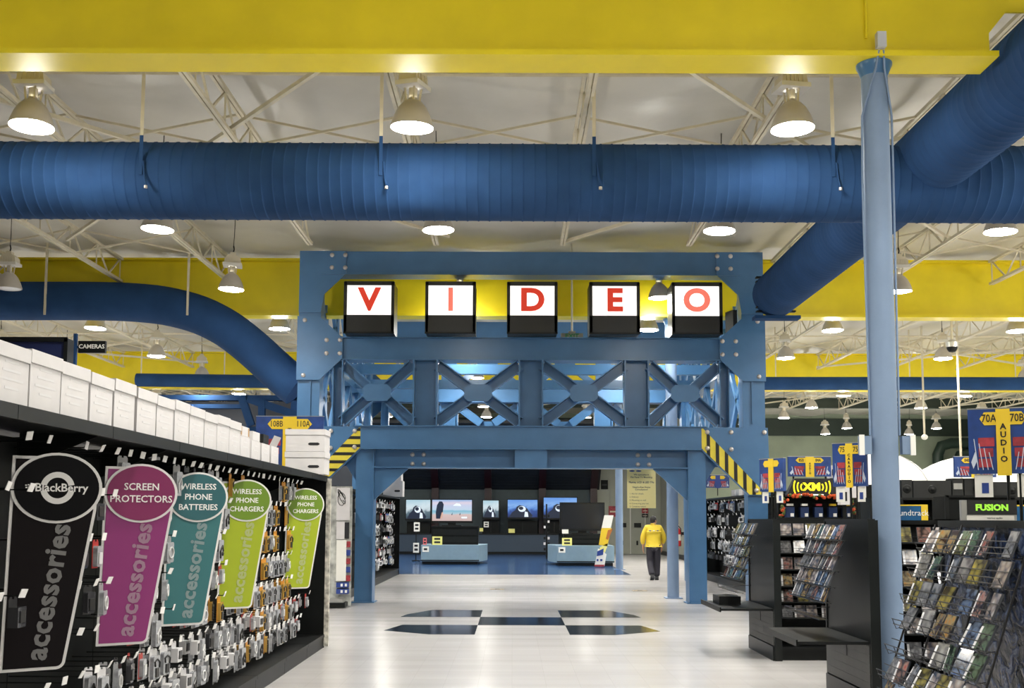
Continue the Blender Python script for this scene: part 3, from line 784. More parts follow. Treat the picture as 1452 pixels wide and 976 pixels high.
storage_box(bx0.x, 12.95, 2.127+.270, .465, .36, .255, 'white banker box with black oval handle print, on top of the pair', 'banker boxes at the shelf end', front='y', prints=0)

# ------------------------------------------------------------------ aisle signs
STREAK = M('sign_streak', (.55, .62, .72), .5)
def aisle_sign(name, loc, W, Hh, rz, left, right, vert, label, poles=None, cards=False, small=False, striptxt=True, stripmat=None):
    t = thing('aisle_sign', label, 'sign', loc, rz, group='blue aisle signs')
    MB().box(-W/2, W/2, -.02, .02, 0, Hh).build('board', SIGNBLUE, t)
    MB().box(-W/2-.004, W/2+.004, -.022, .022, Hh, Hh+.008).build('top_edge', CHROME, t)
    art = MB(); wh = MB()
    z0, z1 = .06*Hh, (.60 if Hh/W > .7 else .56)*Hh
    for s in (-1, 1):
        for k in range(3):
            zz = z0+(z1-z0)*(.62-.30*k) ; x0 = s*W*(.13+.02*k)
            MB().box(min(x0, s*W*.36), max(x0, s*W*.36), -.023, -.02, zz+(z1-z0)*.05, zz+(z1-z0)*.30).build('red_artwork', SIGNRED, t)
        for k in range(4):
            x0 = s*W*(.16+.07*k); wh.bar((x0, -.023, z0), (x0+s*W*.05, -.023, z0+(z1-z0)*(.5+.13*k)), .003, W*.012, up=(1, 0, 0))
        wh.prism([(s*W*.44, z0+.02*Hh), (s*W*.38, z0+.15*Hh), (s*W*.41, z0+.28*Hh), (s*W*.47, z0+.12*Hh)], 'y', -.024, -.021)
    tag(wh.build('white_artwork', STREAK, t), kind='stuff')
    hs = Hh*(.20 if Hh/W > .7 else .26); zc = Hh-.02*Hh-hs/2-.03*Hh
    aw = W*.33
    sm = stripmat or SIGNYEL
    for s in (-1, 1):
        MB().prism([(s*.02, zc-hs/2), (s*aw*.8, zc-hs/2), (s*aw, zc), (s*aw*.8, zc+hs/2), (s*.02, zc+hs/2)], 'y', -.026, -.02).build('arrow_plate', SIGNYEL, t)
    sw = W*.10
    MB().box(-sw, sw, -.030, -.02, -.03*Hh, Hh*.995).build('strip', sm, t)
    ts = hs*.85
    if left: text(left, ts, INK, t, (-aw*.60, -.027, zc), sx=.75, bold=.001, depth=.001)
    if right: text(right, ts, INK, t, (aw*.60, -.027, zc), sx=.75, bold=.001, depth=.001)
    if vert:
        n = len(vert); sp = min(Hh*.125, Hh*.70/n)
        for i, ch in enumerate(vert): text(ch, sp*1.0, INK, t, (0, -.031, zc-hs*.25-i*sp-(hs*.4)), bold=.0015, depth=.001)
    if poles:
        for x in poles[1]: MB().tube([(x, .0, -poles[0]), (x, .0, .02)], .011, 6).build('pole', BLACK, t)
        if cards:
            for s in (-1, 1):
                MB().box(s*W*.30-W*.13, s*W*.30+W*.13, -.008, -.002, -.36*Hh, -.01*Hh).build('price_card', PAPER, t)
                MB().box(s*W*.30-W*.03, s*W*.30+W*.07, -.010, -.008, -.30*Hh, -.14*Hh).build('card_picture', INKBLUE, t)
    return t
# left, behind the banker boxes
a, b = at(364, 592, 13.95), at(458, 663, 13.95)
aisle_sign('a', ((a.x+b.x)/2, 13.95, b.z), b.x-a.x, a.z-b.z+.01, 0, '108B', '110A', 'TE', 'blue aisle sign with yellow arrows numbered 108B and 110A, behind banker boxes', poles=(b.z, (-.2, .2)))
RX = 3.0      # aisle face of the right hand endcaps
def at_center(px0, py0, px1, py1, Y):
    a, b = at(px0, py0, Y), at(px1, py1, Y); return ((a.x+b.x)/2, Y, b.z), b.x-a.x, a.z-b.z
c_, W_, H_ = at_center(1117, 648, 1178, 676, 13.3)
aisle_sign('b', c_, W_, H_, 0, '85B', '84A', 'AUDIO', 'blue audio aisle sign with yellow arrows above the radio display', poles=(.35, (-.2, .2)))
c_, W_, H_ = at_center(1085, 651, 1106, 697, 12.9)
aisle_sign('c', c_, .42, H_, R(-62), '', '', '', 'blue aisle sign seen edge on at the farthest disc rack', poles=(c_[2]-1.6, (-.02, .04)), cards=True)
c_, W_, H_ = at_center(1184, 629, 1224, 690, 9.65)
aisle_sign('d', (c_[0]+.01, 9.65, c_[2]), .31, H_, R(-38), '75', '75', 'CAR AUDIO'.replace(' ', ''), 'blue aisle sign turned sideways beside the pale near column', poles=(c_[2]-1.6, (.0, .06)), cards=True)
c_, W_, H_ = at_center(1375, 580, 1458, 672, 6.95)
aisle_sign('e', (c_[0]+.03, 6.95, c_[2]), .42, H_, R(-24), '70A', '70B', 'AUDIO', 'largest blue audio aisle sign numbered 70A and 70B, nearest the camera', poles=(c_[2]-1.6, (.02, .09)), cards=True)
c_, W_, H_ = at_center(1352, 648, 1412, 677, 15.65)
aisle_sign('f', c_, W_, H_, 0, '84B', '', 'AUDIO', 'smaller blue aisle sign numbered 84B, behind the largest sign', poles=(c_[2]-at(1300, 706, 15.5).z, (0,)))
c_, W_, H_ = at_center(1001, 674, 1034, 692, 27.0)
aisle_sign('g', (c_[0], 27.0, c_[2]), W_, H_, 0, '', '', '', 'tiny blue aisle sign with a blue strip on the far peg gondola', poles=(c_[2]-2.2, (0,)), stripmat=INKBLUE)

# ------------------------------------------------------------------ disc cases
def art_mat(name, c1, c2, c3, sc=9.):
    m = bpy.data.materials.new(name); m.use_nodes = True; nt = m.node_tree; b = nt.nodes['Principled BSDF']; b.inputs['Roughness'].default_value = .12
    tc = nt.nodes.new('ShaderNodeTexCoord'); oi = nt.nodes.new('ShaderNodeObjectInfo')
    va = nt.nodes.new('ShaderNodeVectorMath'); va.operation = 'ADD'
    sc_ = nt.nodes.new('ShaderNodeVectorMath'); sc_.operation = 'SCALE'; sc_.inputs['Scale'].default_value = 30.
    cx = nt.nodes.new('ShaderNodeCombineXYZ')
    for k in ('X', 'Y', 'Z'): nt.links.new(oi.outputs['Random'], cx.inputs[k])
    nt.links.new(cx.outputs[0], sc_.inputs[0]); nt.links.new(tc.outputs['Object'], va.inputs[0]); nt.links.new(sc_.outputs[0], va.inputs[1])
    n = nt.nodes.new('ShaderNodeTexVoronoi'); n.inputs['Scale'].default_value = sc*2.2
    nt.links.new(va.outputs[0], n.inputs['Vector'])
    r = nt.nodes.new('ShaderNodeValToRGB'); r.color_ramp.interpolation = 'LINEAR'
    r.color_ramp.elements[0].color = (*[q*.62 for q in c1], 1); r.color_ramp.elements[1].color = (*[q*.4 for q in c3], 1); r.color_ramp.elements[1].position = .75
    e = r.color_ramp.elements.new(.40); e.color = (*[q*.5 for q in c2], 1)
    nt.links.new(n.outputs['Distance'], r.inputs['Fac']); nt.links.new(r.outputs['Color'], b.inputs['Base Color'])
    return m
ARTS = [('white', art_mat('art_white', (.75, .74, .72), (.6, .5, .45), (.2, .2, .25))), ('red', art_mat('art_red', (.45, .04, .03), (.5, .3, .25), (.05, .02, .02))),
        ('blue', art_mat('art_blue', (.04, .10, .35), (.25, .35, .55), (.02, .03, .08))), ('black', art_mat('art_black', (.015, .015, .018), (.12, .12, .14), (.5, .5, .5))),
        ('orange', art_mat('art_orange', (.60, .24, .03), (.5, .4, .2), (.10, .04, .02))), ('grey', art_mat('art_grey', (.35, .36, .38), (.2, .2, .22), (.6, .6, .62))),
        ('yellow', art_mat('art_yellow', (.65, .50, .05), (.4, .35, .1), (.08, .06, .02))), ('dark green', art_mat('art_green', (.03, .12, .07), (.2, .3, .2), (.02, .03, .02)))]
CASEP = M('case_plastic', (.07, .075, .085), .08); SPINE = M('case_spine', (.80, .80, .82), .12)
CASE = MB().box(-.065, .065, 0, .012, 0, .145).mesh('disc_case', CASEP)
SPN = MB().box(-.066, -.045, -.0022, -.0004, .002, .125).mesh('case_spine', SPINE)
COVER = [(n, MB().box(-.060, .060, -.0015, 0, .004, .141).mesh('cover', m)) for n, m in ARTS]
def disc(p, rz, tilt, label, group, rnd=None, k=None, sc=1.):
    n, cm = COVER[k] if k is not None else random.choice(COVER)
    o = link('disc_case', CASE, None, p); o.rotation_euler = (-tilt, 0, rz); o.scale = (sc, 1, sc)
    tag(o, label % n, 'disc case', group)
    link('cover', cm, o)
    if random.random() < .6: link('spine', SPN, o)
    return o

# ------------------------------------------------------------------ right hand endcaps with slanted racks
WIRE = M('black_wire', (.02, .02, .022), .3, metal=.3)
PANEL = M('black_laminate', (.009, .011, .011), .36, var=.25, scale=3, bump=.03, bscale=80, spec=.35)
SLAT = M('slat_grey', (.035, .038, .036), .45, var=.2, scale=6)
def endcap(y0, y1, where):
    t = thing('endcap_rack', 'black endcap with slanted disc rack above a low deck, '+where, 'rack', (RX, 0, 0), group='disc rack endcaps')
    MB().box(-.0, .05, y0, y1, .56, 1.60).build('back_panel', PANEL, t)
    MB().box(-.01, .055, y0-.005, y1+.005, 1.585, 1.61).build('top_edge', PANEL, t)
    MB().box(-.012, .07, y0-.03, y0, 0, 1.6).build('upright', PANEL, t)
    MB().box(-.012, .07, y1, y1+.03, 0, 1.6).build('upright', PANEL, t)
    for k in range(5): MB().box(-.02, .05, y0, y1, .17+.076*k, .17+.076*k+.0745).build('slat', SLAT, t)
    MB().box(-.03, .05, y0, y1, .0, .16).build('plinth', PANEL, t)
    MB().box(-.024, -.02, (y0+y1)/2-.012, (y0+y1)/2+.012, .40, .52).build('latch', BLACK, t)
    m = MB(); m.box(-.62, -.012, y0+.02, y1-.02, .56, .585); m.box(-.625, -.61, y0+.02, y1-.02, .545, .60); m.build('deck_shelf', BLACK, t)
    zs = [1.425, 1.295, 1.165, 1.03, .90, .76]
    for i, z in enumerate(zs):
        xf = -.235-.035*i
        sh = MB()
        for q in (0, .035): sh.tube([(xf-q*.2, y0+.06, z+q), (xf-q*.2, y1-.06, z+q)], .004, 5)
        sh.tube([(xf+.06, y0+.06, z-.004), (xf+.06, y1-.06, z-.004)], .004, 5)
        for yy in (y1-.06,): sh.tube([(-.0, yy, z+.02), (xf, yy, z), (xf-.007, yy, z+.035)], .004, 5)
        sh.box(xf, xf+.07, y0+.06, y1-.06, z-.002, z+.001)
        sh.build('wire_shelf', WIRE, t)
        if i == 5: continue
        n = 7; span = (y1-y0)-.18
        for k in range(n):
            if random.random() < .06: continue
            yy = y0+.10+span*(k+.5)/n
            disc((RX+xf+.018, yy, z+.004), R(-90)+random.uniform(-.08, .08), R(24)+random.uniform(-.05, .1), '%s disc case, '+'%s row down, %s from near end, rack %s' % (ordw(i+1), ordw(k+1), where), 'discs on the endcap racks')
    return t
endcap(9.05, 10.28, 'beside the near column')
endcap(12.35, 13.62, 'beside the gantry leg')
cr = tag(MB().box(-.13, .13, -.2, .2, 0, .10).build('dump_tray', BLACK, None, loc=(RX-.40, 13.1, .587)), 'small black tray on the deck of the farthest endcap', 'tray')

# gondolas running away to the right behind the endcaps, faces towards the camera
def run(yf, yb, xa, xb, where, vis, rows):
    t = thing('disc_gondola', 'black disc gondola running sideways behind the endcap, '+where, 'shelf', (0, 0, 0), group='disc gondolas')
    MB().box(xa, xb, yf+.36, yf+.40, .1, 1.58).build('back_panel', BLACKM, t)
    MB().box(xa, xb, yf, yb, 0, .12).build('plinth', BLACK, t)
    MB().box(xa, xb, yf-.02, yb, .12, .15).build('deck', BLACK, t)
    MB().box(xa, xb, yf+.30, yb, 1.56, 1.60).build('top', BLACK, t)
    for i in range(int((xb-xa)/1.2)+1): MB().box(xa+i*1.2-.015, xa+i*1.2+.015, yf+.32, yf+.37, .1, 1.6).build('upright', BLACK, t)
    for r_, z in enumerate(rows):
        MB().box(xa, xb, yf+.02, yf+.36, z-.014, z).build('shelf_board', BLACK, t)
        mb = MB()
        for q in (.02, .05): mb.tube([(xa, yf+.02, z+q), (vis[1], yf+.02, z+q)], .003, 4)
        mb.build('front_wire', WIRE, t)
        k = 0; x = vis[0]
        while x < vis[1]:
            disc((x, yf+.06+random.uniform(0, .03), z), random.uniform(-.1, .1), R(12)+random.uniform(0, .12), '%s disc case, '+'%s shelf, %s from endcap, gondola %s' % (ordw(r_+1), ordw(k+1), where), 'discs on the right gondolas', k=random.choice((0, 0, 4, 5, 6, 1, 0)))
            x += random.choice((.14, .145, .15, .18)); k += 1
    return t
run(9.72, 10.3, 3.08, 7.5, 'just behind the near column', (3.16, 4.25), [1.40, 1.20, 1.0, .78, .58, .36])
run(12.40, 13.6, 3.08, 9.0, 'below the glowing radio display', (3.18, 3.80), [1.42, 1.22, 1.03, .84, .66, .48])

# nearest endcap: mottled panel and a tall leaning wire rack
t = thing('endcap_rack', 'nearest endcap with a leaning black wire rack over a mottled dark blue panel', 'rack', (RX, 0, 0), group='disc rack endcaps')
MOT = bpy.data.materials.new('wrapped_plastic_sheen'); MOT.use_nodes = True
nt = MOT.node_tree; b = nt.nodes['Principled BSDF']; b.inputs['Roughness'].default_value = .22
tc = nt.nodes.new('ShaderNodeTexCoord'); n = nt.nodes.new('ShaderNodeTexNoise'); n.inputs['Scale'].default_value = 9; n.inputs['Detail'].default_value = 4; n.inputs['Distortion'].default_value = .8
r = nt.nodes.new('ShaderNodeValToRGB'); r.color_ramp.elements[0].position = .42; r.color_ramp.elements[0].color = (.008, .010, .016, 1); r.color_ramp.elements[1].position = .72; r.color_ramp.elements[1].color = (.22, .28, .42, 1)  # pale blue patches paint the sheen of plastic into the panel colour
e = r.color_ramp.elements.new(.56); e.color = (.03, .05, .12, 1)
nt.links.new(tc.outputs['Object'], n.inputs['Vector']); nt.links.new(n.outputs['Fac'], r.inputs['Fac']); nt.links.new(r.outputs['Color'], b.inputs['Base Color'])
bp = nt.nodes.new('ShaderNodeBump'); bp.inputs['Strength'].default_value = .5; bp.inputs['Distance'].default_value = .03; nt.links.new(n.outputs['Fac'], bp.inputs['Height']); nt.links.new(bp.outputs['Normal'], b.inputs['Normal'])
NY0, NY1 = 5.2, 7.5
MB().box(0, .05, NY0, NY1, .1, 1.56).build('back_panel', MOT, t)
MB().box(-.03, .07, NY0, NY1, 1.555, 1.60).build('top_edge', PANEL, t)
MB().box(-.01, .06, NY1, NY1+.03, 0, 1.6).build('upright', PANEL, t)
MB().box(-.03, .05, NY0, NY1, 0, .1).build('plinth', PANEL, t)
def rackx(z): return -.06-.42*(1.57-z)/1.25
NR = 6.02
for yy in (NR+.03, NR+.5, NY1-.48, NY1-.04):
    MB().tube([(rackx(1.57), yy, 1.57), (rackx(.30), yy, .30)], .007, 6).build('rack_upright', WIRE, t)
for i, z in enumerate((1.38, 1.21, 1.03, .86, .69, .52, .36)):
    x = rackx(z); sh = MB()
    for dz, dx in ((0, -.01), (.03, -.075), (.065, -.085), (.10, -.03)): sh.tube([(x+dx, NR+.03, z+dz), (x+dx, NY1-.04, z+dz)], .0035, 5)
    for q in range(9):
        yy = NR+.05+(NY1-NR-.1)*q/8; sh.tube([(x, yy, z+.01), (x-.06, yy, z-.002), (x-.085, yy, z+.065)], .003, 4)
    sh.build('wire_basket', WIRE, t)
    n = 8
    for k in range(n):
        if random.random() < .16: continue
        yy = NR+.06+(NY1-NR-.14)*(k+.5)/n
        disc((RX+x-.055, yy, z+.006), R(-90)+random.uniform(-.15, .15), R(22)+random.uniform(-.06, .14), '%s disc case, '+'%s wire basket down, %s from near end, nearest rack' % (ordw(i+1), ordw(k+1)), 'discs on the nearest wire rack', sc=1.16)
g = thing('disc_gondola', 'black gondola top running sideways behind the nearest endcap', 'shelf', (0, 0, 0), group='disc gondolas')
MB().box(3.08, 7.0, 6.0, 7.5, 1.54, 1.60).build('top', BLACK, g)
MB().box(3.08, 7.0, 6.8, 6.85, .1, 1.54).build('back_panel', BLACKM, g)
MB().box(3.08, 7.0, 6.1, 7.45, 0, .12).build('plinth', BLACK, g)
MB().box(3.10, 7.0, 7.47, 7.52, .12, 1.54).build('side_panel', BLACKM, g)

# headers on top of the runs
a, b = at(1363, 712, 6.6), at(1442, 738, 6.6)
hd = thing('header_sign', 'black header in a pale frame with green glowing lettering on the nearest rack', 'sign', ((a.x+b.x)/2, 6.6, 1.60))
Wh, Hh = b.x-a.x, .125
MB().box(-Wh/2, Wh/2, 0, .03, 0, Hh).build('frame', CHROME, hd)
MB().box(-Wh/2+.035, Wh/2, -.006, 0, .035, Hh).build('black_face', INK, hd)
MB().box(-Wh/2+.03, Wh/2-.02, -.008, 0, .002, .030).build('caption_strip', WHITE, hd)
text('FUSION', .052, M('green_letters', (.3, .6, .05), .4, emit=(.30, .75, .05), es=.55), hd, (.015, -.008, .078), bold=.0025, sx=1.12, depth=.001)
text('marine audio', .018, INK, hd, (.03, -.009, .015), depth=.0005)
HDB = M('header_blue', (.01, .09, .22), .35, var=.4, scale=3)
for xa, xb, yy, txt, lab in ((3.35, at(1311, 730, 9.75).x, 9.75, 'soundtrack', 'blue shelf header reading soundtrack, with a yellow end'), (at(1433, 730, 9.75).x, 5.2, 9.75, 'classical', 'blue shelf header with a yellow end beside the green lettered header')):
    h = thing('header_sign', lab, 'sign', (xa, yy, 1.60), group='blue shelf headers')
    W_ = xb-xa
    MB().box(0, W_, 0, .03, 0, .14).build('board', HDB, h)
    MB().box(0, W_, -.003, .0, .13, .142).build('top_strip', SIGNYEL, h)
    if txt == 'soundtrack': MB().box(W_-.03, W_+.03, -.004, .03, 0, .143).build('yellow_end', SIGNYEL, h)
    else: MB().box(-.03, .04, -.004, .03, 0, .143).build('yellow_end', SIGNYEL, h)
    text(txt, .075, TXW, h, (W_*.66 if txt == 'soundtrack' else W_*.6, -.004, .065), depth=.001)
# long dark low box behind the header
MBd = thing('display_plinth', 'dark low display case behind the green lettered header', 'display case', (0, 0, 0))
a, b = at(1341, 704, 9.95), at(1440, 735, 9.95)
MB().box(a.x, b.x, 9.95, 10.25, 1.61, a.z).build('case_body', BLACKM, MBd)
MB().box(a.x-.015, a.x+.02, 9.93, 9.95, 1.61, a.z+.01).build('edge_post', BLACK, MBd)
MB().box(a.x, b.x, 9.93, 9.95, a.z-.012, a.z+.01).build('top_rail', BLACK, MBd)

# satellite radio display with garland on the farthest run
YEM = M('yellow_neon', (.8, .7, .02), .4, emit=(1., .85, .02), es=1.0)
a, b = at(1103, 655, 12.95), at(1209, 735, 12.95)
xm = thing('radio_display', 'black radio display with glowing yellow emblem and orange leaf garland', 'display', ((a.x+b.x)/2, 12.95, 1.61))
Wd = b.x-a.x; cxm = -.045
MB().box(-Wd/2+.02, Wd/2-.02, .10, .30, 0, .30).build('cabinet', BLACKM, xm)
MB().box(-Wd/2, Wd/2, -.10, .30, 0, .02).build('shelf_board', BLACK, xm)
MB().prism([(-Wd/2+.10, .27), (-Wd/2+.10, .29), (cxm-.20, .49), (cxm+.27, .49), (Wd/2-.1, .36), (Wd/2-.1, .27)], 'y', -.02, .1).build('header_board', INK, xm)
text('XM', .125, YEM, xm, (cxm, -.026, .385), bold=.006, sx=1.1, depth=.002)
for s_ in (-1, 1):
    for k, rr_ in enumerate((.0, .042, .084)):
        MB().tube([(cxm+s_*(.105+rr_+.03*math.cos(q)), -.028, .385+(.042+rr_*.52)*math.sin(q)) for q in [R(-62+20.7*i) for i in range(7)]], .008, 6).build('wave_arc', YEM, xm)
MB().box(cxm-.14, cxm+.14, -.024, -.02, .285, .30).build('caption_strip', M('caption_lit', (.8, .8, .75), .4, emit=(1, 1, .9), es=.6), xm)
UNB = M('unit_blue', (.012, .03, .10), .4)
for i in range(5):
    x = -Wd/2+.14+i*(Wd-.2)/4
    MB().box(x-.05, x+.05, .0, .09, .02, .145).build('radio_unit', UNB, xm)
    MB().box(x-.0, x+.04, -.008, .0, .03, .07).build('price_card', PAPER, xm)
    MB().box(x-.035, x+.035, -.01, .05, .16, .185).build('shelf_ticket', PAPER if i < 2 else SIGNYEL if i > 2 else SIGNRED, xm)
OR, LF = M('orange_leaf', (.66, .09, .02), .5, var=.3, scale=40), M('green_leaf', (.10, .14, .02), .6, var=.4, scale=40)
go, gl = MB(), MB()
path = [(-Wd/2+.02, .02), (-Wd/2+.03, .10), (-Wd/2+.04, .20), (-Wd/2+.12, .275), (-.2, .285), (.05, .265), (.25, .27), (Wd/2-.03, .24), (Wd/2, .13), (Wd/2-.0, .02)]
for i in range(len(path)-1):
    for q in range(9 if 2 < i < 7 else 5):
        u = (q+random.random())/9; x = path[i][0]*(1-u)+path[i+1][0]*u; z = path[i][1]*(1-u)+path[i+1][1]*u
        (go if random.random() < (.85 if 2 < i < 7 else .35) else gl).ell((x+random.uniform(-.02, .02), -.05+random.uniform(-.02, .02), z+random.uniform(-.02, .02)), (.022, .018, .020), 6, 4)
tag(go.build('garland_blossoms', OR, xm, True), kind='stuff'); tag(gl.build('garland_leaves', LF, xm, True), kind='stuff')
# white boxes and cards round the radio display
for i, (x0, y0, x1, y1, Y, lab) in enumerate(((1193, 690, 1208, 716, 12.6, 'white picture box beside the radio display'), (1210, 688, 1230, 706, 12.7, 'wide white carton behind the pale near column'), (1178, 660, 1187, 678, 13.4, 'white card standing behind the radio display'))):
    a, b = at(x0, y0, Y), at(x1, y1, Y)
    o = thing('carton', lab, 'box', ((a.x+b.x)/2, Y+.1, b.z), group='cartons by the radio display')
    w_, h_ = (b.x-a.x)/2, a.z-b.z
    MB().box(-w_, w_, -.06, .06, 0, h_).build('box_body', CARD, o)
    MB().box(-w_*.3, w_*.3, -.062, -.06, h_*.2, h_*.7).build('picture', INK, o)
    if b.z > 1.63: MB().box(-.02, .02, -.02, .02, 1.605-b.z, 0).build('stand', BLACK, o)

# car audio fixture further back with stacked dark units
a, b = at(1235, 706, 15.5), at(1500, 735, 15.5)
fx = thing('audio_fixture', 'long black car audio shelf with dark bays behind the right racks', 'shelf', (0, 0, 0))
MB().box(a.x, b.x, 15.5, 16.1, a.z-.03, a.z).build('top', BLACK, fx)
MB().box(a.x, b.x, 15.95, 16.0, 0, a.z-.03).build('back_panel', BLACKM, fx)
for i in range(7):
    x = a.x+(b.x-a.x)*i/6; MB().box(x-.015, x+.015, 15.5, 16.0, 0, a.z-.03).build('upright', BLACK, fx)
for z in (.15, .7, 1.2, 1.62): MB().box(a.x, b.x, 15.55, 15.95, z, z+.03).build('shelf_board', BLACK, fx)
AMBER = M('amber_display', (.4, .1, .02), .4, emit=(.9, .25, .05), es=.3)
for i in range(16):
    x = a.x+.12+i*.17
    o = thing('car_stereo', 'black car stereo unit with amber display, %s along the black audio shelf' % ordw(i+1), 'stereo', (x, 15.56, 1.65), group='car stereos on the audio shelf')
    MB().box(-.07, .07, 0, .15, 0, .06).build('chassis', BLACK, o); MB().box(-.03, .04, -.004, 0, .02, .045).build('display', AMBER, o); MB().lathe([(.0005, -.012), (.012, -.012), (.012, 0)], 8, (-.05, 0, .03), ax='y').build('knob', CHROME, o)
for i, (x0, x1, yt, lab) in enumerate(((1274, 1290, 681, 'dark speaker unit at the end of the audio shelf top'), (1290, 1345, 682, 'long black speaker box on the audio shelf'), (1345, 1362, 679, 'black amplifier with pale badge on the audio shelf'), (1362, 1400, 679, 'plain black box beside the badged amplifier'), (1400, 1460, 684, 'wide black box behind the largest aisle sign'))):
    p, q = at(x0, yt, 15.8), at(x1, 706, 15.8)
    o = thing('speaker_box', lab, 'speaker', ((p.x+q.x)/2, 15.8, a.z), group='dark boxes on the audio shelf')
    w_ = (q.x-p.x)/2-.004; h_ = p.z-a.z
    MB().box(-w_, w_, -.12, .12, 0, h_).build('cabinet', GREYB, o)
    if i == 2: MB().box(-w_*.8, w_*.8, -.124, -.12, h_*.45, h_*.75).build('badge', CHROME, o)
    else: MB().lathe([(.0005, -.14), (.03, -.13), (.06, -.125), (.065, -.12)], 14, (0, 0, h_*.5), ax='y').build('speaker_cone', BLACK, o)
# white domed display canopies
DOME = M('white_dome', (.80, .79, .77), .45)
for i, (px, py, rx, rz_, lab) in enumerate(((1245, 700, 74, 55, 'white domed display shell behind the pale near column'), (1385, 700, 96, 50, 'broad white domed display shell behind the audio boxes'))):
    Yd = 30+i*5.0; c = at(px, py, Yd); s = Yd/1515
    o = thing('dome_shell', lab, 'dome', (c.x, Yd, c.z-.1), group='white domes at the back')
    mb = MB(); n = 24
    prof = [(rx*s*math.sin(q), rz_*s*1.15*math.cos(q)) for q in [R(90-86*k/10) for k in range(10, -1, -1)]][::-1]
    mb.lathe(prof, 36); mb.build('shell', DOME, o, True)
    MB().tube([(rx*s*1.005*math.cos(q)*.75, -rx*s*.66*math.cos(q)-.02, rz_*s*1.15*math.sin(q)+.0) for q in [R(5+8.3*k) for k in range(11)]], .012, 5).build('seam', SEAM, o)
    MB().lathe([(rx*s*.97, -c.z+.1), (rx*s*.97, .0)], 36).build('drum', DOME, o, True)
    if i: MB().lathe([(.10, -.05), (.17, -.05), (.17, .05), (.10, .05)], 20, (-rx*s*.33, -rx*s*.97, .35), ax='y').build('port_ring', BLACK, o)
# camera dome on a pole and hanging rod
p = at(1350, 492, 24.0)
cm = thing('security_camera', 'black domed security camera hanging on a cream pole', 'camera', (p.x, 24.0, p.z))
MB().lathe([(.0005, -.13), (.07, -.115), (.11, -.06), (.12, 0)], 20).build('dome', BLACK, cm, True)
MB().lathe([(.135, -.01), (.14, .10), (.05, .16), (.0005, .16)], 20).build('housing', CHROME, cm, True)
MB().tube([(0, 0, .15), (0, 0, H-.1-p.z)], .03, 8).build('pole', CREAM, cm)
p = at(1311, 620, 30.0)
o = thing('drop_sensor', 'white round sensor hanging on a thin cream rod before the green wall', 'sensor', (p.x, 30., p.z))
MB().ell((0, 0, 0), (.09, .09, .08), 12, 8).build('ball', WHITE, o, True); MB().tube([(0, 0, .05), (0, 0, H+.05-p.z)], .028, 6).build('rod', CREAM, o)
p = at(1363, 660, 27.0)
o = thing('power_pole', 'thin cream power pole dropping to the car audio area', 'pole', (p.x, 27., 0))
MB().tube([(0, 0, 0.0), (0, 0, H+.05)], .03, 8).build('post', CREAM, o); MB().lathe([(.06, 0), (.06, .02), (.0005, .02)], 10).build('foot', CREAM, o)
p = at(1352, 640, 55.5)
o = thing('wall_pipe', 'dark green curved duct pipes on the rear wall', 'duct', (p.x, 55.3, p.z))
GP = M('green_pipe', (.02, .04, .03), .4)
MB().tube([(-.9, 0, -1.2), (-.9, 0, -.2), (-.7, 0, .25), (-.2, 0, .4), (3.5, 0, .4)], .28, 12).build('pipe', GP, o, True)
MB().tube([(0, -.1, -1.4), (0, -.1, -.6), (.2, -.1, -.2), (.6, -.1, -.1), (3.5, -.1, -.1)], .24, 12).build('pipe', GP, o, True)
MB().box(-1.2, 3.5, .3, .5, 2.1, 2.4).build('pipe_band', GP, o)
tag(MB().box(FX0, FX1, 55.86, 55.98, 6.0, 6.9).build('trim_1', M('dark_green_band', (.02, .035, .025), .6)), 'dark green band under the roof on the rear wall', kind='structure')

# ------------------------------------------------------------------ peg gondolas further back
def peg_gondola(name, side, xf, ya, yb, top, rows, ylist, label, group, where):
    """side=+1: face looks towards +x"""
    s = side; t = thing('gondola_shelf', label, 'shelf', (0, 0, 0)); xb = xf-s*.5
    lo, hi = sorted((xb, xb-s*.03))
    MB().box(lo, hi, ya, yb, .1, top-.05).build('back_panel', BLACKM, t)
    lo, hi = sorted((xb-s*.04, xf)); MB().box(lo, hi, ya, yb, top-.04, top).build('top_shelf', BLACK, t)
    lo, hi = sorted((xb, xf)); MB().box(lo, hi, ya, yb, .14, .18).build('deck', BLACK, t)
    lo, hi = sorted((xf-s*.05, xf-s*.02)); MB().box(lo, hi, ya, yb, 0, .14).build('kick_plate', BLACK, t)
    for y in (ya, yb):
        lo, hi = sorted((xb-s*.04, xf)); MB().box(lo, hi, y-.02, y+.02, 0, top).build('end_panel', BLACKM, t)
    for r_, z in enumerate(rows):
        for i, y in enumerate(ylist):
            yy = y+random.uniform(-.04, .04)
            hk = link('peg_hook', HOOK, t, (xb, yy, z)); hk.rotation_euler = (0, 0, 0 if s > 0 else R(180))
            pt = link('price_tag', PTAG, hk, (.415, 0, .012)); pt.scale = (1, 1.1, 1.1); pt.rotation_euler = (0, random.uniform(.1, .4), random.uniform(-.3, .3))
            if random.random() < .06: continue
            kind = random.choice(('long headset pack', 'grey headset pack', 'clear cable pack', 'small white boxed pack', 'red case pack', 'small white boxed pack', 'blue cable pack', 'dark boxed pack', 'grey charger pack', 'grey charger pack'))
            o = hang(kind, (xb+s*(.37+random.uniform(-.06, .01)), yy, z-.006), R(90)*s+random.uniform(-.3, .3), '%s, %s peg row, %s from far end, %s' % (kind, ordw(r_+1), ordw(len(ylist)-i), where), group)
            o.scale = (2.2, 1.25, 1.15)
    return t
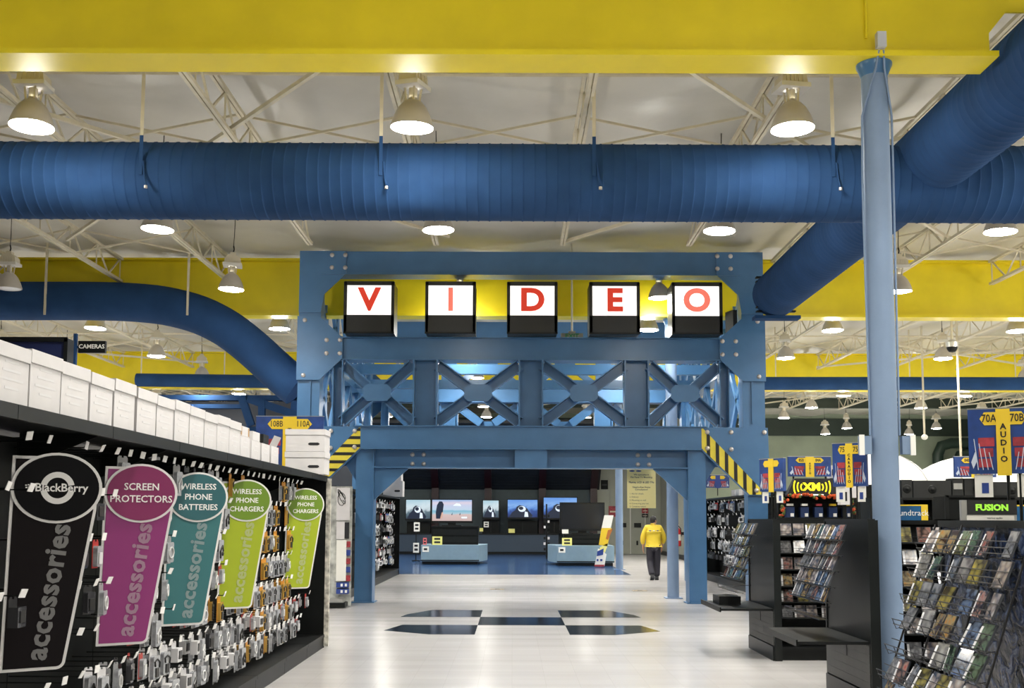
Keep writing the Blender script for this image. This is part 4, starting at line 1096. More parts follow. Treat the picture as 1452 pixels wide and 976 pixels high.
peg_gondola('x', 1, -3.25, 19.75, 30.9, 2.20, [2.05, 1.74, 1.43, 1.12, .84, .58], [23.5+.56*i for i in range(13)], 'black peg gondola beyond the left gantry leg, full of hanging packs', 'packs on the gondola beyond the gantry leg', 'gondola past left gantry leg')
peg_gondola('x', -1, 5.15, 16.7, 29.4, 2.15, [2.05, 1.72, 1.40, 1.08, .76], [23.2+.46*i for i in range(13)], 'black peg gondola standing behind the right gantry leg', 'packs on the gondola behind the right gantry leg', 'gondola past right gantry leg')
for i, (px0, px1, pt, pb, Y, lab) in enumerate(((545, 572, 683, 705, 29.5, 'white carton on the gondola beyond the left gantry leg, lower'), (550, 570, 664, 683, 29.5, 'white carton on top of another at the gondola end, upper'))):
    a, b = at(px0, pt, Y), at(px1, pb, Y)
    z0 = 2.20 if i == 0 else zt_; zt_ = z0+(a.z-b.z)
    t = storage_box((a.x+b.x)/2, Y, z0, b.x-a.x, .5, a.z-b.z, lab, 'cartons on the far left gondola', lid=False, front='y', prints=0)
for i, (px0, px1, pt, Y, lab) in enumerate(((997, 1006, 695, 25.5, 'plain cream panel box on the right peg gondola'), (1018, 1028, 694, 25.0, 'white carton on the right peg gondola, farthest of three'), (1029, 1040, 693, 24.2, 'white carton on the right peg gondola, middle of three'), (1041, 1052, 692, 23.4, 'white carton on the right peg gondola, nearest of three'))):
    a = at(px0, pt, Y); b = at(px1, 706, Y)
    o = thing('carton', lab, 'box', (max(5.32, (a.x+b.x)/2), Y, 2.15), group='cartons on the right peg gondola')
    w_ = (b.x-a.x)/2-.004; MB().box(-w_, w_, -.2, .2, 0, a.z-2.15).build('box_body', CARD, o); MB().box(-w_*.9, w_*.9, -.202, -.2, (a.z-2.15)*.5, (a.z-2.15)*.53).build('printed_lines', PRINT, o)
# end display of the left gondola: white cards and blue bins
ed = thing('end_display', 'narrow white and blue card display beside the left gantry leg', 'display', (0, 0, 0))
EY = 19.6
def eb(px0, py0, px1, py1, name, mat, d=.03, y=0.):
    a, b = at(px0, py0, EY-y), at(px1, py1, EY-y); MB().box(a.x, b.x, EY-y-d, EY-y, b.z, a.z).build(name, mat, ed)
a = at(496, 690, EY); MB().box(-3.78, a.x+.05, EY, EY+.04, .02, a.z).build('back_board', M('worn_board', (.42, .43, .40), .6, var=.5, scale=6), ed)
eb(478, 692, 496, 738, 'white_card', CARD); eb(478, 740, 489, 765, 'white_card', CARD, .06); eb(489, 741, 495, 764, 'card_picture', INK, .05)
eb(478, 766, 491, 824, 'cream_card', PAPER, .06)
for k in range(5): eb(491, 768+12*k, 497, 776+12*k, 'blue_pack', INKBLUE if k % 2 else SIGNRED, .05)
for k in range(2):
    eb(478, 826+9*k, 495, 833+9*k, 'blue_bin', INKBLUE, .10)
    eb(483, 828+9*k, 486, 832+9*k, 'white_triangle', PAPER, .004, .102); eb(489, 828+9*k, 492, 832+9*k, 'white_triangle', PAPER, .004, .102)
MB().box(-3.78, a.x, EY-.35, EY, .02, .10).build('base_shelf', BLACK, ed); MB().box(-3.7, a.x-.04, EY-.3, EY-.02, .10, .16).build('base_tray', CHROME, ed)
for k in range(3): MB().tube([(at(485, 700, EY).x+.07*math.cos(q*.7+k), EY-.035, 1.95+.12*math.sin(q*.7)+.03*k) for q in range(9)], .006, 4).build('hanging_cable', BLACK, ed)

# ------------------------------------------------------------------ television area
AWN = M('dark_awning', (.010, .014, .020), .45, var=.2, scale=2)
TEALW = M('dusk_teal_wall', (.030, .048, .055), .6, var=.1)
MAR = M('dark_maroon', (.018, .004, .006), .4)
YB = 49.4
a, b = at(520, 700, YB), at(850, 790, YB)
MB().box(-9, b.x, YB, YB+.15, 0, 3.1).build('wall_video', TEALW)
tag(bpy.data.objects['wall_video'], 'dark teal rear wall of the television area', kind='structure')
aw = thing('awning', 'dark ribbed sloping canopy over the television wall', 'canopy', (0, 0, 0))
n = 22
for i in range(n):
    u0, u1 = i/n, (i+.86)/n
    p0, p1 = (YB-.05-3.0*u0, 2.95+2.6*u0), (YB-.05-3.0*u1, 2.95+2.6*u1)
    MB().prism([p0, p1, (p1[0]+.05, p1[1]+.10), (p0[0]+.05, p0[1]+.10)], 'x', -9, b.x).build('canopy_slat', AWN, aw)
MB().prism([(YB, 3.0), (YB-3.1, 5.75), (YB-3.1, 5.9), (YB, 5.9)], 'x', -9, b.x).build('canopy_body', AWN, aw)
for px in (617, 692, 769, 842):
    q = at(px, 700, YB-.3)
    m = MB(); m.box(q.x-.16, q.x+.16, YB-.30, YB-.02, .0, 3.0)
    m.prism([(YB-.30, 3.0), (YB-3.3, 5.6), (YB-3.1, 5.75), (YB-.05, 3.1)], 'x', q.x-.16, q.x+.16); m.build('curved_rib', MAR, aw)
def scene_mat(name, bands, es, noise=.25, sc=3.):
    """picture on a lit screen: colour bands over the height broken up by noise"""
    m = bpy.data.materials.new(name); m.use_nodes = True; nt = m.node_tree; b = nt.nodes['Principled BSDF']; b.inputs['Base Color'].default_value = (.02, .02, .02, 1); b.inputs['Roughness'].default_value = .2
    tc = nt.nodes.new('ShaderNodeTexCoord'); sp = nt.nodes.new('ShaderNodeSeparateXYZ'); nt.links.new(tc.outputs['Generated'], sp.inputs[0])
    no = nt.nodes.new('ShaderNodeTexNoise'); no.inputs['Scale'].default_value = sc; no.inputs['Detail'].default_value = 5; no.inputs['Distortion'].default_value = 1.2; nt.links.new(tc.outputs['Generated'], no.inputs['Vector'])
    ma = nt.nodes.new('ShaderNodeMath'); ma.operation = 'MULTIPLY_ADD'; ma.inputs[1].default_value = noise; nt.links.new(no.outputs['Fac'], ma.inputs[0])
    su = nt.nodes.new('ShaderNodeMath'); su.operation = 'SUBTRACT'; su.inputs[1].default_value = noise*.5; nt.links.new(sp.outputs['Z'], ma.inputs[2]); nt.links.new(ma.outputs[0], su.inputs[0])
    r = nt.nodes.new('ShaderNodeValToRGB')
    r.color_ramp.elements[0].position = bands[0][0]; r.color_ramp.elements[0].color = (*bands[0][1], 1); r.color_ramp.elements[1].position = bands[-1][0]; r.color_ramp.elements[1].color = (*bands[-1][1], 1)
    for p_, c_ in bands[1:-1]:
        e = r.color_ramp.elements.new(p_); e.color = (*c_, 1)
    nt.links.new(su.outputs[0], r.inputs['Fac']); nt.links.new(r.outputs['Color'], b.inputs['Emission Color']); b.inputs['Emission Strength'].default_value = es
    return m
BEACH = scene_mat('beach_picture', [(0, (.62, .46, .44)), (.30, (.70, .54, .52)), (.33, (.45, .62, .72)), (.47, (.22, .52, .68)), (.52, (.55, .70, .85)), (.72, (.60, .66, .86)), (.85, (.75, .66, .78)), (1, (.32, .50, .80))], .75, .10)
WAVE = scene_mat('wave_picture', [(0, (.03, .05, .08)), (.28, (.10, .16, .20)), (.42, (.50, .60, .65)), (.6, (.62, .74, .80)), (1, (.40, .60, .70))], .8, .7, 2.5)
BLUEP = scene_mat('blue_picture', [(0, (.01, .02, .10)), (.3, (.03, .08, .30)), (.45, (.10, .25, .65)), (.65, (.22, .42, .80)), (1, (.12, .30, .75))], .8, .7, 2.5)
SILH = M('picture_silhouette', (.008, .010, .02), .3, emit=(.02, .03, .06), es=.5)
SILW = M('picture_pale', (.3, .4, .5), .3, emit=(.75, .82, .9), es=.7)
def tv(px0, py0, px1, py1, Y, pic, label, zrest, kind):
    a, b = at(px0, py0, Y), at(px1, py1, Y); W, Hh = b.x-a.x, a.z-b.z
    t = thing('television', label, 'television', ((a.x+b.x)/2, Y, b.z), group='televisions')
    m = MB(); f = .035
    m.box(-W/2-f, W/2+f, .01, .10, -f-.04, Hh+f); m.box(-W/2-f, -W/2, -.02, .02, -f, Hh+f); m.box(W/2, W/2+f, -.02, .02, -f, Hh+f); m.box(-W/2, W/2, -.02, .02, Hh, Hh+f); m.box(-W/2, W/2, -.02, .02, -f-.04, 0)
    m.build('bezel', BLACK, t)
    MB().box(-W/2, W/2, .0, .009, 0, Hh).build('screen', pic, t)
    if kind == 'beach':
        m = MB(); m.prism([(-.40*W, .10*Hh), (-.28*W, .10*Hh), (-.23*W, .45*Hh), (-.21*W, .78*Hh), (-.25*W, .92*Hh), (-.32*W, .93*Hh), (-.38*W, .75*Hh), (-.41*W, .4*Hh)], 'y', -.004, 0); m.build('picture_figure', SILH, t)
        MB().prism([(-.30*W, .10*Hh), (-.25*W, .12*Hh), (-.22*W, .42*Hh), (-.26*W, .40*Hh)], 'y', -.006, -.004).build('picture_figure', M('picture_skin', (.4, .25, .2), .4, emit=(.5, .3, .22), es=.5), t)
        MB().prism([(.02*W, .72*Hh), (.24*W, .70*Hh), (.19*W, .82*Hh), (.11*W, .84*Hh), (.06*W, .78*Hh)], 'y', -.003, 0).build('picture_cloud', SILW, t)
        for x in (-.02, .18): MB().prism([(x*W, .28*Hh), ((x+.03)*W, .28*Hh), ((x+.03)*W, .40*Hh)], 'y', -.003, 0).build('picture_figure', SILH, t)
        MB().box(.24*W, .38*W, -.003, 0, .12*Hh, .20*Hh).build('picture_caption', SILW, t)
    elif kind:
        # a crouching dark figure with a round pale head
        MB().prism([(x*W, z*Hh) for x, z in ((-.46, 0), (.30, 0), (.34, .12), (.24, .30), (.16, .50), (.02, .66), (-.10, .70), (-.20, .60), (-.24, .42), (-.36, .28))], 'y', -.004, 0).build('picture_figure', SILH, t)
        MB().prism([((-.02+.13*math.cos(q*.5236))*W, (.48+.17*math.sin(q*.5236))*Hh) for q in range(12)], 'y', -.006, -.004).build('picture_head', SILW, t)
        MB().prism([((-.05+.08*math.cos(q*.5236))*W, (.52+.10*math.sin(q*.5236))*Hh) for q in range(12)], 'y', -.008, -.006).build('picture_visor', SILH, t)
        MB().prism([(x*W, z*Hh) for x, z in ((.06, .03), (.20, .03), (.17, .30), (.08, .34))], 'y', -.006, -.004).build('picture_highlight', SILW, t)
    if zrest is not None:
        d = b.z-f-.04-zrest
        MB().box(-W*.10, W*.10, .02, .08, -f-.04-d, -f-.04).build('neck', BLACK, t)
        MB().box(-W*.25, W*.25, -.12, .2, -f-.04-d, -f-.04-d+.03).build('foot', BLACK, t)
    return t, b.z
CTR = M('counter_blue_grey', (.20, .30, .38), .4, var=.05); CTRD = M('counter_dark_blue', (.035, .055, .085), .4)
def counter(px0, px1, py0, py1, depth, label, mat=CTR, chamfer=(.01, .25)):
    y = floor_at((px0+px1)/2, py1).y; a, b = at(px0, py0, y), at(px1, py1, y)
    t = thing('display_counter', label, 'counter', (0, 0, 0))
    cl, cr_ = chamfer; MB().prism([(a.x, y), (b.x, y), (b.x+cr_, y+1.2), (b.x+cr_, y+depth), (a.x-cl, y+depth), (a.x-cl, y+1.2)], 'z', .11, a.z).build('counter_body', mat, t); MB().box(a.x+.04, b.x-.04, y+.05, y+depth, .004, .11).build('kick_plate', BLACK, t)
    MB().box(a.x-.01, b.x+.01, y-.015, y, .13, .165).build('edge_strip', BLACK, t)
    MB().prism([(a.x, y), (b.x, y), (b.x+cr_, y+1.2), (b.x+cr_, y+depth), (a.x-cl, y+depth), (a.x-cl, y+1.2)], 'z', a.z, a.z+.02).build('counter_top', mat, t)
    MB().box(a.x+.05, a.x+.28, y-.012, y, a.z-.22, a.z-.03).build('ticket', PAPER, t); MB().box(a.x+.10, a.x+.22, y-.014, y-.012, a.z-.16, a.z-.09).build('ticket_print', INK, t)
    return a.x, b.x, y, a.z+.02
ax, bx_, cy, cz = counter(597, 679, 774, 801, 2.2, 'low blue grey counter carrying the lit beach television')
def plinth(px0, px1, py0, yy, z, label, depth=.5):
    a, b = at(px0, py0, yy), at(px1, py0, yy)
    t = thing('media_cabinet', label, 'cabinet', (0, 0, 0), group='media cabinets')
    MB().box(a.x, b.x, yy, yy+depth, z, a.z-.05).build('cabinet', BLACKM, t); MB().box(a.x-.03, b.x+.03, yy-.03, yy+depth, a.z-.05, a.z).build('cabinet_top', BLACK, t)
    for i in range(2): MB().box(a.x+.04, b.x-.04, yy-.012, yy, z+.08+(a.z-z)*.4*i, z+.04+(a.z-z)*(.36+.4*i)).build('media_unit', BLACK, t)
    return a.z
zt = plinth(612, 678, 746, cy+.7, cz, 'black media cabinet under the lit beach television')
tv(613, 709, 669, 739, cy+.9, BEACH, 'large lit television showing a dark figure on a beach', zt, 'beach')
ax2, bx2, cy2, cz2 = counter(790, 871, 775, 803, 2.2, 'low blue grey counter with the switched off television', chamfer=(.25, .01))
zt2 = plinth(800, 858, 757, cy2+.7, cz2, 'black media cabinet under the switched off television')
SCROFF = M('dark_screen', (.012, .013, .016), .2)
tv(795, 714, 856, 750, cy2+.9, SCROFF, 'big switched off black television on the counter near the pale column', zt2, None)
tv(576, 709, 610, 736, YB-.9, WAVE, 'lit wall television nearest the left, white and teal picture', None, 'wave')
tv(685, 710, 707, 734, YB-.9, WAVE, 'lit small wall television between the posts, white picture', None, 'wave')
tv(720, 709, 762, 734, YB-.9, BLUEP, 'lit wall television with a deep blue picture in the middle', None, 'blue')
tv(771, 706, 818, 735, YB-.9, BLUEP, 'lit wall television with a blue picture, half hidden by the dark set', None, 'blue')
p = at(578, 758, YB-.8); q = at(792, 786, YB-.8)
cb = thing('wall_counter', 'long dark blue counter along the rear television wall', 'counter', (0, 0, 0))
MB().box(p.x-1.5, q.x, YB-.8, YB-.32, .12, p.z).build('counter_body', CTRD, cb); MB().box(p.x-1.5, q.x, YB-.75, YB-.32, .004, .12).build('kick_plate', BLACK, cb); MB().box(p.x-1.5, q.x, YB-.83, YB-.32, p.z, p.z+.05).build('counter_top', BLACK, cb)
for i, (px0, px1, py0, lab) in enumerate(((577, 610, 740, 'dark media unit below the first wall television'), (684, 708, 738, 'dark media unit below the small wall television'), (720, 762, 739, 'dark media unit below the deep blue television'), (772, 800, 739, 'dark media unit below the half hidden television'))):
    a, b = at(px0, py0, YB-.7), at(px1, py0, YB-.7)
    o = thing('media_cabinet', lab, 'cabinet', (0, 0, 0), group='media cabinets')
    MB().box(a.x, b.x, YB-.7, YB-.35, p.z+.05, a.z).build('cabinet', BLACKM, o)
    MB().box((a.x+b.x)/2-.02, (a.x+b.x)/2+.02, YB-.715, YB-.7, p.z+.1, a.z-.05).build('divider', BLACK, o)
# tickets and small things on the counters
def ticket(px0, py0, px1, py1, Y, mat, label, z=None, print_=True, name='price_card'):
    a, b = at(px0, py0, Y), at(px1, py1, Y); zz = b.z if z is None else z
    t = thing(name, label, 'card', ((a.x+b.x)/2, Y, zz), group='cards in the television area'); W = b.x-a.x
    MB().box(-W/2, W/2, -.01, .01, 0, a.z-zz).build('card', mat, t)
    if print_:
        h_ = a.z-zz
        for k in range(2): MB().box(-W*.3, W*.3, -.013, -.01, h_*(.2+.4*k), h_*(.42+.4*k)).build('card_print', INK, t)
    return t
YC = M('yellow_card', (.80, .76, .25), .5); PINK = M('pink_card', (.7, .15, .16), .5)
ticket(613, 761, 627, 773, cy+.3, YC, 'yellow price card on the counter under the beach television', cz)
ticket(600, 763, 605, 773, cy+.3, PINK, 'narrow red and white price card at the counter corner', cz)
ticket(797, 763, 811, 774, cy2+.3, YC, 'yellow price card under the switched off television', cz2)
t = ticket(797, 746, 806, 752, cy2+.65, PAPER, 'small white card before the switched off television', None, False); 
t.location.z = zt2+.0
for (px, y0, y1, lab) in ((591, 741, 754, 'upper white stand card before the first wall television'), (590, 770, 784, 'lower white stand card before the first wall television')):
    Y_ = 40.5; ticket(px-4, y0, px+4, y1, Y_, PAPER, lab)
p = at(590, 760, 40.6)
st = thing('card_stand', 'thin black floor stand holding two white cards', 'stand', (p.x, 40.6, 0)); MB().tube([(0, 0, 0), (0, 0, 1.5)], .02, 6).build('pole', BLACK, st); MB().lathe([(.15, .004), (.15, .03), (.02, .05)], 16).build('base', BLACK, st)
ticket(686, 740, 693, 748, YB-1.0, PAPER, 'white card under the small wall television')
ticket(680, 749, 685, 754, YB-1.0, YC, 'yellow card beside the white card under the small television', None, False)
ticket(721, 750, 730, 756, YB-1.0, YC, 'yellow card under the deep blue television', None, False)
# slim accessory tower before the dark set
p = at(775, 775, 43.0)
tw = thing('accessory_tower', 'slim black tower of small packs beside the right counter', 'rack', (p.x, 43.0, 0)); MB().box(-.03, .03, 0, .06, .004, 2.2).build('post', BLACK, tw)
for k in range(7):
    for s in (-1, 1): MB().box(s*.08-.04, s*.08+.04, -.06, -.0, .35+.22*k, .45+.22*k).build('pack', CARD if (k+s) % 3 == 0 else BLACK, tw)
# leaning yellow and white floor poster
Yp = floor_at(850, 805).y
P0 = lambda px, py: at(px, py, Yp)
for (px, py, lab) in ((705, 836, 'small worn metal floor outlet plate, ahead of the television area'), (907, 838, 'small worn metal floor outlet plate, near the feet of the man')):
    q = floor_at(px, py); o = thing('floor_outlet', lab, 'outlet', (q.x, q.y, 0), group='floor outlet plates')
    MB().box(-.16, .16, -.13, .13, .0, .006).build('plate', M('worn_brass', (.25, .19, .10), .5, var=.5, scale=14), o); MB().box(-.05, .05, -.05, .05, .006, .009).build('cover', BLACK, o)
fp = thing('floor_poster', 'leaning floor poster, white over yellow over white, beside the far column', 'poster', (0, 0, 0))
def quad(name, pts, mat, d=0.): MB().prism([(P0(*q).x, P0(*q).z) for q in pts], 'y', Yp-.01-d, Yp+.01-d).build(name, mat, fp)
quad('white_header', [(857, 731), (870, 731), (866, 749), (853, 749)], PAPER)
quad('yellow_panel', [(853, 749), (867, 749), (861, 775), (849, 773)], SIGNYEL)
quad('orange_patch', [(862, 752), (869, 750), (862, 766), (859, 764)], M('poster_orange', (.45, .15, .03), .5), .012)
quad('yellow_panel', [(851, 776), (863, 770), (857, 786), (849, 782)], YC)
quad('white_panel', [(848, 778), (860, 786), (857, 803), (843, 803)], PAPER, .004)
quad('dark_patch', [(847, 782), (856, 778), (855, 787), (846, 789)], INKBLUE, .016)
quad('red_foot', [(843, 801), (857, 801), (856.5, 804), (842.5, 804)], SIGNRED, .012)
quad('emblem_dot', [(846, 793), (848.5, 793), (848.5, 796), (846, 796)], INKBLUE, .018); quad('emblem_dot', [(851, 793), (854, 793), (854, 796), (851, 796)], INKBLUE, .018)
MB().bar((P0(862, 740).x, Yp+.02, P0(862, 740).z), (P0(855, 800).x, Yp+.45, .01), .03).build('strut', BLACK, fp)

# wall with plain doors, right of the televisions
DOORW = M('stock_room_wall', (.30, .31, .26), .6, var=.08, scale=1.2)
xw0, xw1 = at(846, 700, YB).x, 6.84
MB().box(xw0, xw1, YB, YB+.2, 0, 6.2).build('wall_stockroom', DOORW); tag(bpy.data.objects['wall_stockroom'], 'greenish grey stock room wall', kind='structure')
n = 5
for k in range(n):
    xa, xb = xw0+(xw1-xw0)*k/n, xw0+(xw1-xw0)*(k+1)/n
    MB().box(xa+.02, xb-.02, YB-.03, YB, .05, 6.1).build('wall_panel', DOORW, bpy.data.objects['wall_stockroom'])
for px, lab in ((884, 'pale door leaf with a black push bar, nearer the column'), (905, 'pale door leaf with a black push bar, behind the man')):
    q = at(px, 745, YB); d = MB().box(q.x-.33, q.x+.33, YB-.06, YB-.03, .02, 3.0).build('door_%d' % (1 if px == 884 else 2), DOORW); tag(d, lab, kind='structure')
    MB().box(q.x-.2, q.x+.12, YB-.12, YB-.06, q.z-.1, q.z+.1).build('push_bar', BLACK, d)
    MB().box(q.x-.10, q.x-.02, YB-.10, YB-.06, .42, .62).build('bolt_latch', BLACK, d)
    MB().box(q.x+.3, q.x+.33, YB-.08, YB-.06, .02, 3.0).build('door_edge', CHROME, d)
for (px0, py0, px1, py1, mat, lab) in ((863, 718, 875, 733, SIGNRED, 'dark red wall notice beside the far column'), (910, 721, 919, 728, SIGNRED, 'dark red wall notice above the man'), (910, 729, 919, 734, INK, 'small black wall notice above the man'), (852, 681, 862, 694, BLACKM, 'dark square vent high on the stock room wall')):
    a, b = at(px0, py0, YB-.05), at(px1, py1, YB-.05)
    o = thing('wall_notice', lab, 'sign', ((a.x+b.x)/2, YB-.06, b.z), group='notices on the stock room wall'); W = b.x-a.x
    MB().box(-W/2, W/2, -.02, .025, 0, a.z-b.z).build('board', mat, o); MB().box(-W*.35, W*.35, -.024, -.02, (a.z-b.z)*.4, (a.z-b.z)*.55).build('printed_line', CREAM if mat is not BLACKM else INK, o)
sw = MB().box(6.84, 7.0, 41.5, YB, 0, 6.2).build('wall_passage', DOORW); tag(sw, 'side wall of the passage behind the gantry', kind='structure')
tag(MB().box(6.66, 6.84, 41.3, 41.6, 0, 3.3).build('trim_2', WHITE), 'white corner post of the passage', kind='structure')
tag(MB().box(6.79, 6.84, 41.6, YB, 0, .18).build('baseboard_right', BLACK), 'black skirting of the passage', kind='structure')
REDX = M('extinguisher_red', (.50, .02, .02), .3)
p = at(966, 775, 42.5)
fe = thing('fire_extinguisher', 'red fire extinguisher with pale label hanging on the passage wall', 'extinguisher', (6.55, 42.5, p.z))
MB().lathe([(.0005, 0), (.10, .01), (.11, .05), (.11, .52), (.08, .60), (.03, .64), (.03, .68)], 18).build('cylinder', REDX, fe, True); MB().lathe([(.113, .20), (.113, .42)], 18).build('label_band', PAPER, fe)
MB().box(-.03, .03, -.05, .05, .66, .78).build('valve', CHROME, fe); MB().tube([(0, -.05, .72), (.08, -.12, .62), (.10, -.12, .35)], .015, 6).build('hose', BLACK, fe); MB().box(.08, .29, -.02, .02, .4, .5).build('bracket', BLACK, fe); fe.scale = (1.1, 1.1, 1.12)

# yellow hanging poster behind the gantry
Yh = 28.66
a, b = at(889, 655, Yh), at(930, 721, Yh)
hp = thing('hanging_poster', 'big pale yellow poster of printed lines hanging behind the gantry', 'poster', ((a.x+b.x)/2, Yh, b.z)); W, Hp = b.x-a.x, a.z-b.z
MB().box(-W/2, W/2, -.008, .0, 0, Hp).build('sheet', M('poster_yellow', (.92, .80, .36), .55), hp)
PT = M('poster_print', (.10, .09, .10), .6)
for z, s in ((.72, 'We specialise in'), (.665, 'Flat Panel TV Mounting')): text(s, .062, PT, hp, (0, -.010, z*Hp), bold=.001, depth=.0005)
text('Plasma, LCD & LED TVs', .068, PT, hp, (0, -.010, .555*Hp), bold=.002, depth=.0005)
for z, s in ((.45, 'Need a free Home'), (.40, 'Consultation?')): text(s, .062, PT, hp, (0, -.010, z*Hp), bold=.001, depth=.0005)
for z, s in ((.31, '1. Ask for details'), (.24, '2. Delivery'), (.17, '3. Mounting on wall'), (.10, '4. Connecting your set'), (.035, '5. Complete tuition')): text(s, .055, PT, hp, (-W*.42, -.010, z*Hp), align='LEFT', depth=.0005)
for s in (-1, 1): MB().ell((s*.09-.16, -.012, .80*Hp), (.075, .004, .02), 10, 5).build('emblem_wheel', INKBLUE, hp)
MB().box(-.26, -.06, -.012, -.008, .83*Hp, .92*Hp).build('emblem_body', M('poster_blue', (.05, .2, .4), .5), hp)
for s in (-1, 1): MB().box(s*W*.40-.02, s*W*.40+.02, -.21, .004, Hp-.08, Hp+.01).build('hanger_bracket', BLACK, hp)

# ------------------------------------------------------------------ left background: dark blue frames and a hanging sign
a, b = at(-30, 480, 16.0), at(92, 520, 16.0)
wb = thing('high_stock_crate', 'dark blue tall board standing behind the white boxes', 'board', (0, 0, 0))
MB().box(a.x, b.x, 16.0, 16.2, 0.0, a.z).build('board', M('dark_blue_board', (.006, .012, .06), .5), wb)
MB().box(a.x, b.x+.03, 15.97, 16.0, a.z-.05, a.z+.02).build('top_edge', BLACK, wb); MB().box(b.x-.02, b.x+.04, 15.97, 16.2, 0, a.z).build('side_edge', BLACK, wb)
wb.name = 'backdrop_board'
a, b = at(112, 484, 17.0), at(150, 501, 17.0)
hs = thing('hanging_sign', 'small black hanging sign with pale lettering on a blue post, above the boxes', 'sign', ((a.x+b.x)/2, 17.0, b.z)); W = b.x-a.x
MB().box(-W/2, W/2, -.03, .03, 0, a.z-b.z).build('board', BLACK, hs); text('CAMERAS', .095, PAPER, hs, (0, -.032, (a.z-b.z)*.52), bold=.002, depth=.001)
MB().box(-W/2-.08, -W/2-.03, -.03, .03, -b.z, a.z-b.z+.12).build('post', BLUED, hs); MB().box(-W/2-.04, -W/2+.02, -.02, .02, (a.z-b.z)*.4, (a.z-b.z)*.6).build('arm', BLUED, hs)
bf = thing('blue_frame', 'dark blue steel frame of another department behind the left boxes', 'frame', (0, 0, 0))
Yf = 31.0
for (x0, y0, x1, y1) in ((190, 560, 424, 568), (200, 573, 345, 579), (300, 605, 424, 612)):
    a, b = at(x0, y0, Yf), at(x1, y1, Yf); MB().box(a.x, b.x, Yf, Yf+.3, b.z, a.z).build('frame_beam', BLUED, bf)
for (p0, p1) in (((343, 562), (357, 604)), ((352, 566), (424, 590)), ((270, 575), (270, 640)), ((372, 570), (372, 600))):
    a, b = at(*p0, Yf), at(*p1, Yf); MB().bar((a.x, Yf-.05, a.z), (b.x, Yf-.05, b.z), .18, .22).build('frame_brace', BLUED, bf)
for px in (215, 420):
    a = at(px, 560, Yf); MB().box(a.x-.15, a.x+.15, Yf, Yf+.3, 0, a.z).build('frame_post', BLUED, bf)
a, b = at(250, 556, 30.2), at(341, 551, 30.2)
dk = tag(MB().box(-11, -4.8, 33.0, 33.2, 0, 5.2).build('partition', WALLD), 'dark partition behind the blue frame of the left department', 'partition')

# ------------------------------------------------------------------ the man walking away
def skin_mesh(name, verts, edges, radii, mat, root=0, levels=2):
    me = bpy.data.meshes.new(name); me.from_pydata(verts, edges, []); o = bpy.data.objects.new(name, me); COL.objects.link(o)
    m = o.modifiers.new('skin', 'SKIN'); m.use_smooth_shade = True
    for i, v in enumerate(me.skin_vertices[0].data):
        r_ = radii[i]; v.radius = r_ if isinstance(r_, tuple) else (r_, r_); v.use_root = (i == root)
    s_ = o.modifiers.new('sub', 'SUBSURF'); s_.levels = levels; s_.render_levels = levels
    dg = bpy.context.evaluated_depsgraph_get(); me2 = bpy.data.meshes.new_from_object(o.evaluated_get(dg))
    bpy.data.objects.remove(o); me2.name = name; me2.materials.clear(); me2.materials.append(mat); return me2
SKIN = M('skin', (.45, .24, .15), .5); JACK = M('yellow_jacket', (.72, .52, .03), .6, bump=.4, bscale=14); TROU = M('dark_trousers', (.022, .020, .030), .7, bump=.3, bscale=10); HAIR = M('black_hair', (.012, .010, .010), .5); SHOE = M('black_shoe', (.01, .01, .011), .35)
q = floor_at(927, 823)
man = thing('person', 'man in a yellow jacket and dark trousers walking away, head turned sideways', 'person', (q.x, q.y, 0))
# x right, y away from camera. hip/shoulder joints of one walking pose
J = dict(pel=(0, 0, .90), sp=(0, .01, 1.10), ch=(0, .03, 1.30), nk=(0, .02, 1.45), hd=(0.01, .03, 1.56), top=(.01, .03, 1.64),
         ls=(-.19, .02, 1.38), le=(-.27, .0, 1.10), lw=(-.27, .05, .87), rs=(.19, .02, 1.38), re=(.28, .06, 1.11), rw=(.25, .16, .90),
         lh=(-.09, 0, .88), lk=(-.088, .06, .48), la=(-.060, -.16, .12), rh=(.09, 0, .88), rk=(.105, .10, .48), ra=(.085, .06, .09))
def hand(w_, s):
    """palm and five fingers, relaxed, hanging down"""
    x, y, z = w_; v = [(x, y, z-.045), (x, y+.005, z-.085)]; r_ = [(.018, .036), (.016, .038)]; e = [('w', 0), (0, 1)]
    for k, (dy, L) in enumerate(((-.033, .060), (-.011, .075), (.011, .072), (.033, .058))):
        b_ = len(v); v += [(x-s*.004, y+dy, z-.105), (x-s*.012, y+dy, z-.105-L*.5), (x-s*.028, y+dy, z-.105-L*.92)]; r_ += [.0095, .009, .0075]; e += [(1, b_), (b_, b_+1), (b_+1, b_+2)]
    b_ = len(v); v += [(x-s*.010, y+.040, z-.062), (x-s*.018, y+.058, z-.092), (x-s*.022, y+.062, z-.118)]; r_ += [.011, .010, .008]; e += [(0, b_), (b_, b_+1), (b_+1, b_+2)]
    return v, r_, e
V = [J[k] for k in ('pel', 'sp', 'ch', 'nk', 'hd', 'top', 'ls', 'le', 'lw', 'rs', 're', 'rw', 'lh', 'lk', 'la', 'rh', 'rk', 'ra')]
RAD = [.13, .12, (.15, .11), .055, (.075, .09), (.06, .075), .06, .045, .03, .06, .045, .03, .085, .06, .04, .085, .06, .04]
E_ = [(0, 1), (1, 2), (2, 3), (3, 4), (4, 5), (2, 6), (6, 7), (7, 8), (2, 9), (9, 10), (10, 11), (0, 12), (12, 13), (13, 14), (0, 15), (15, 16), (16, 17)]
for wi, s in ((8, -1), (11, 1)):
    v, r_, e = hand(V[wi], s); o_ = len(V); V += v; RAD += r_
    E_ += [(wi if a == 'w' else a+o_, b_+o_) for a, b_ in e]
link('body', skin_mesh('body', V, E_, RAD, SKIN), man)
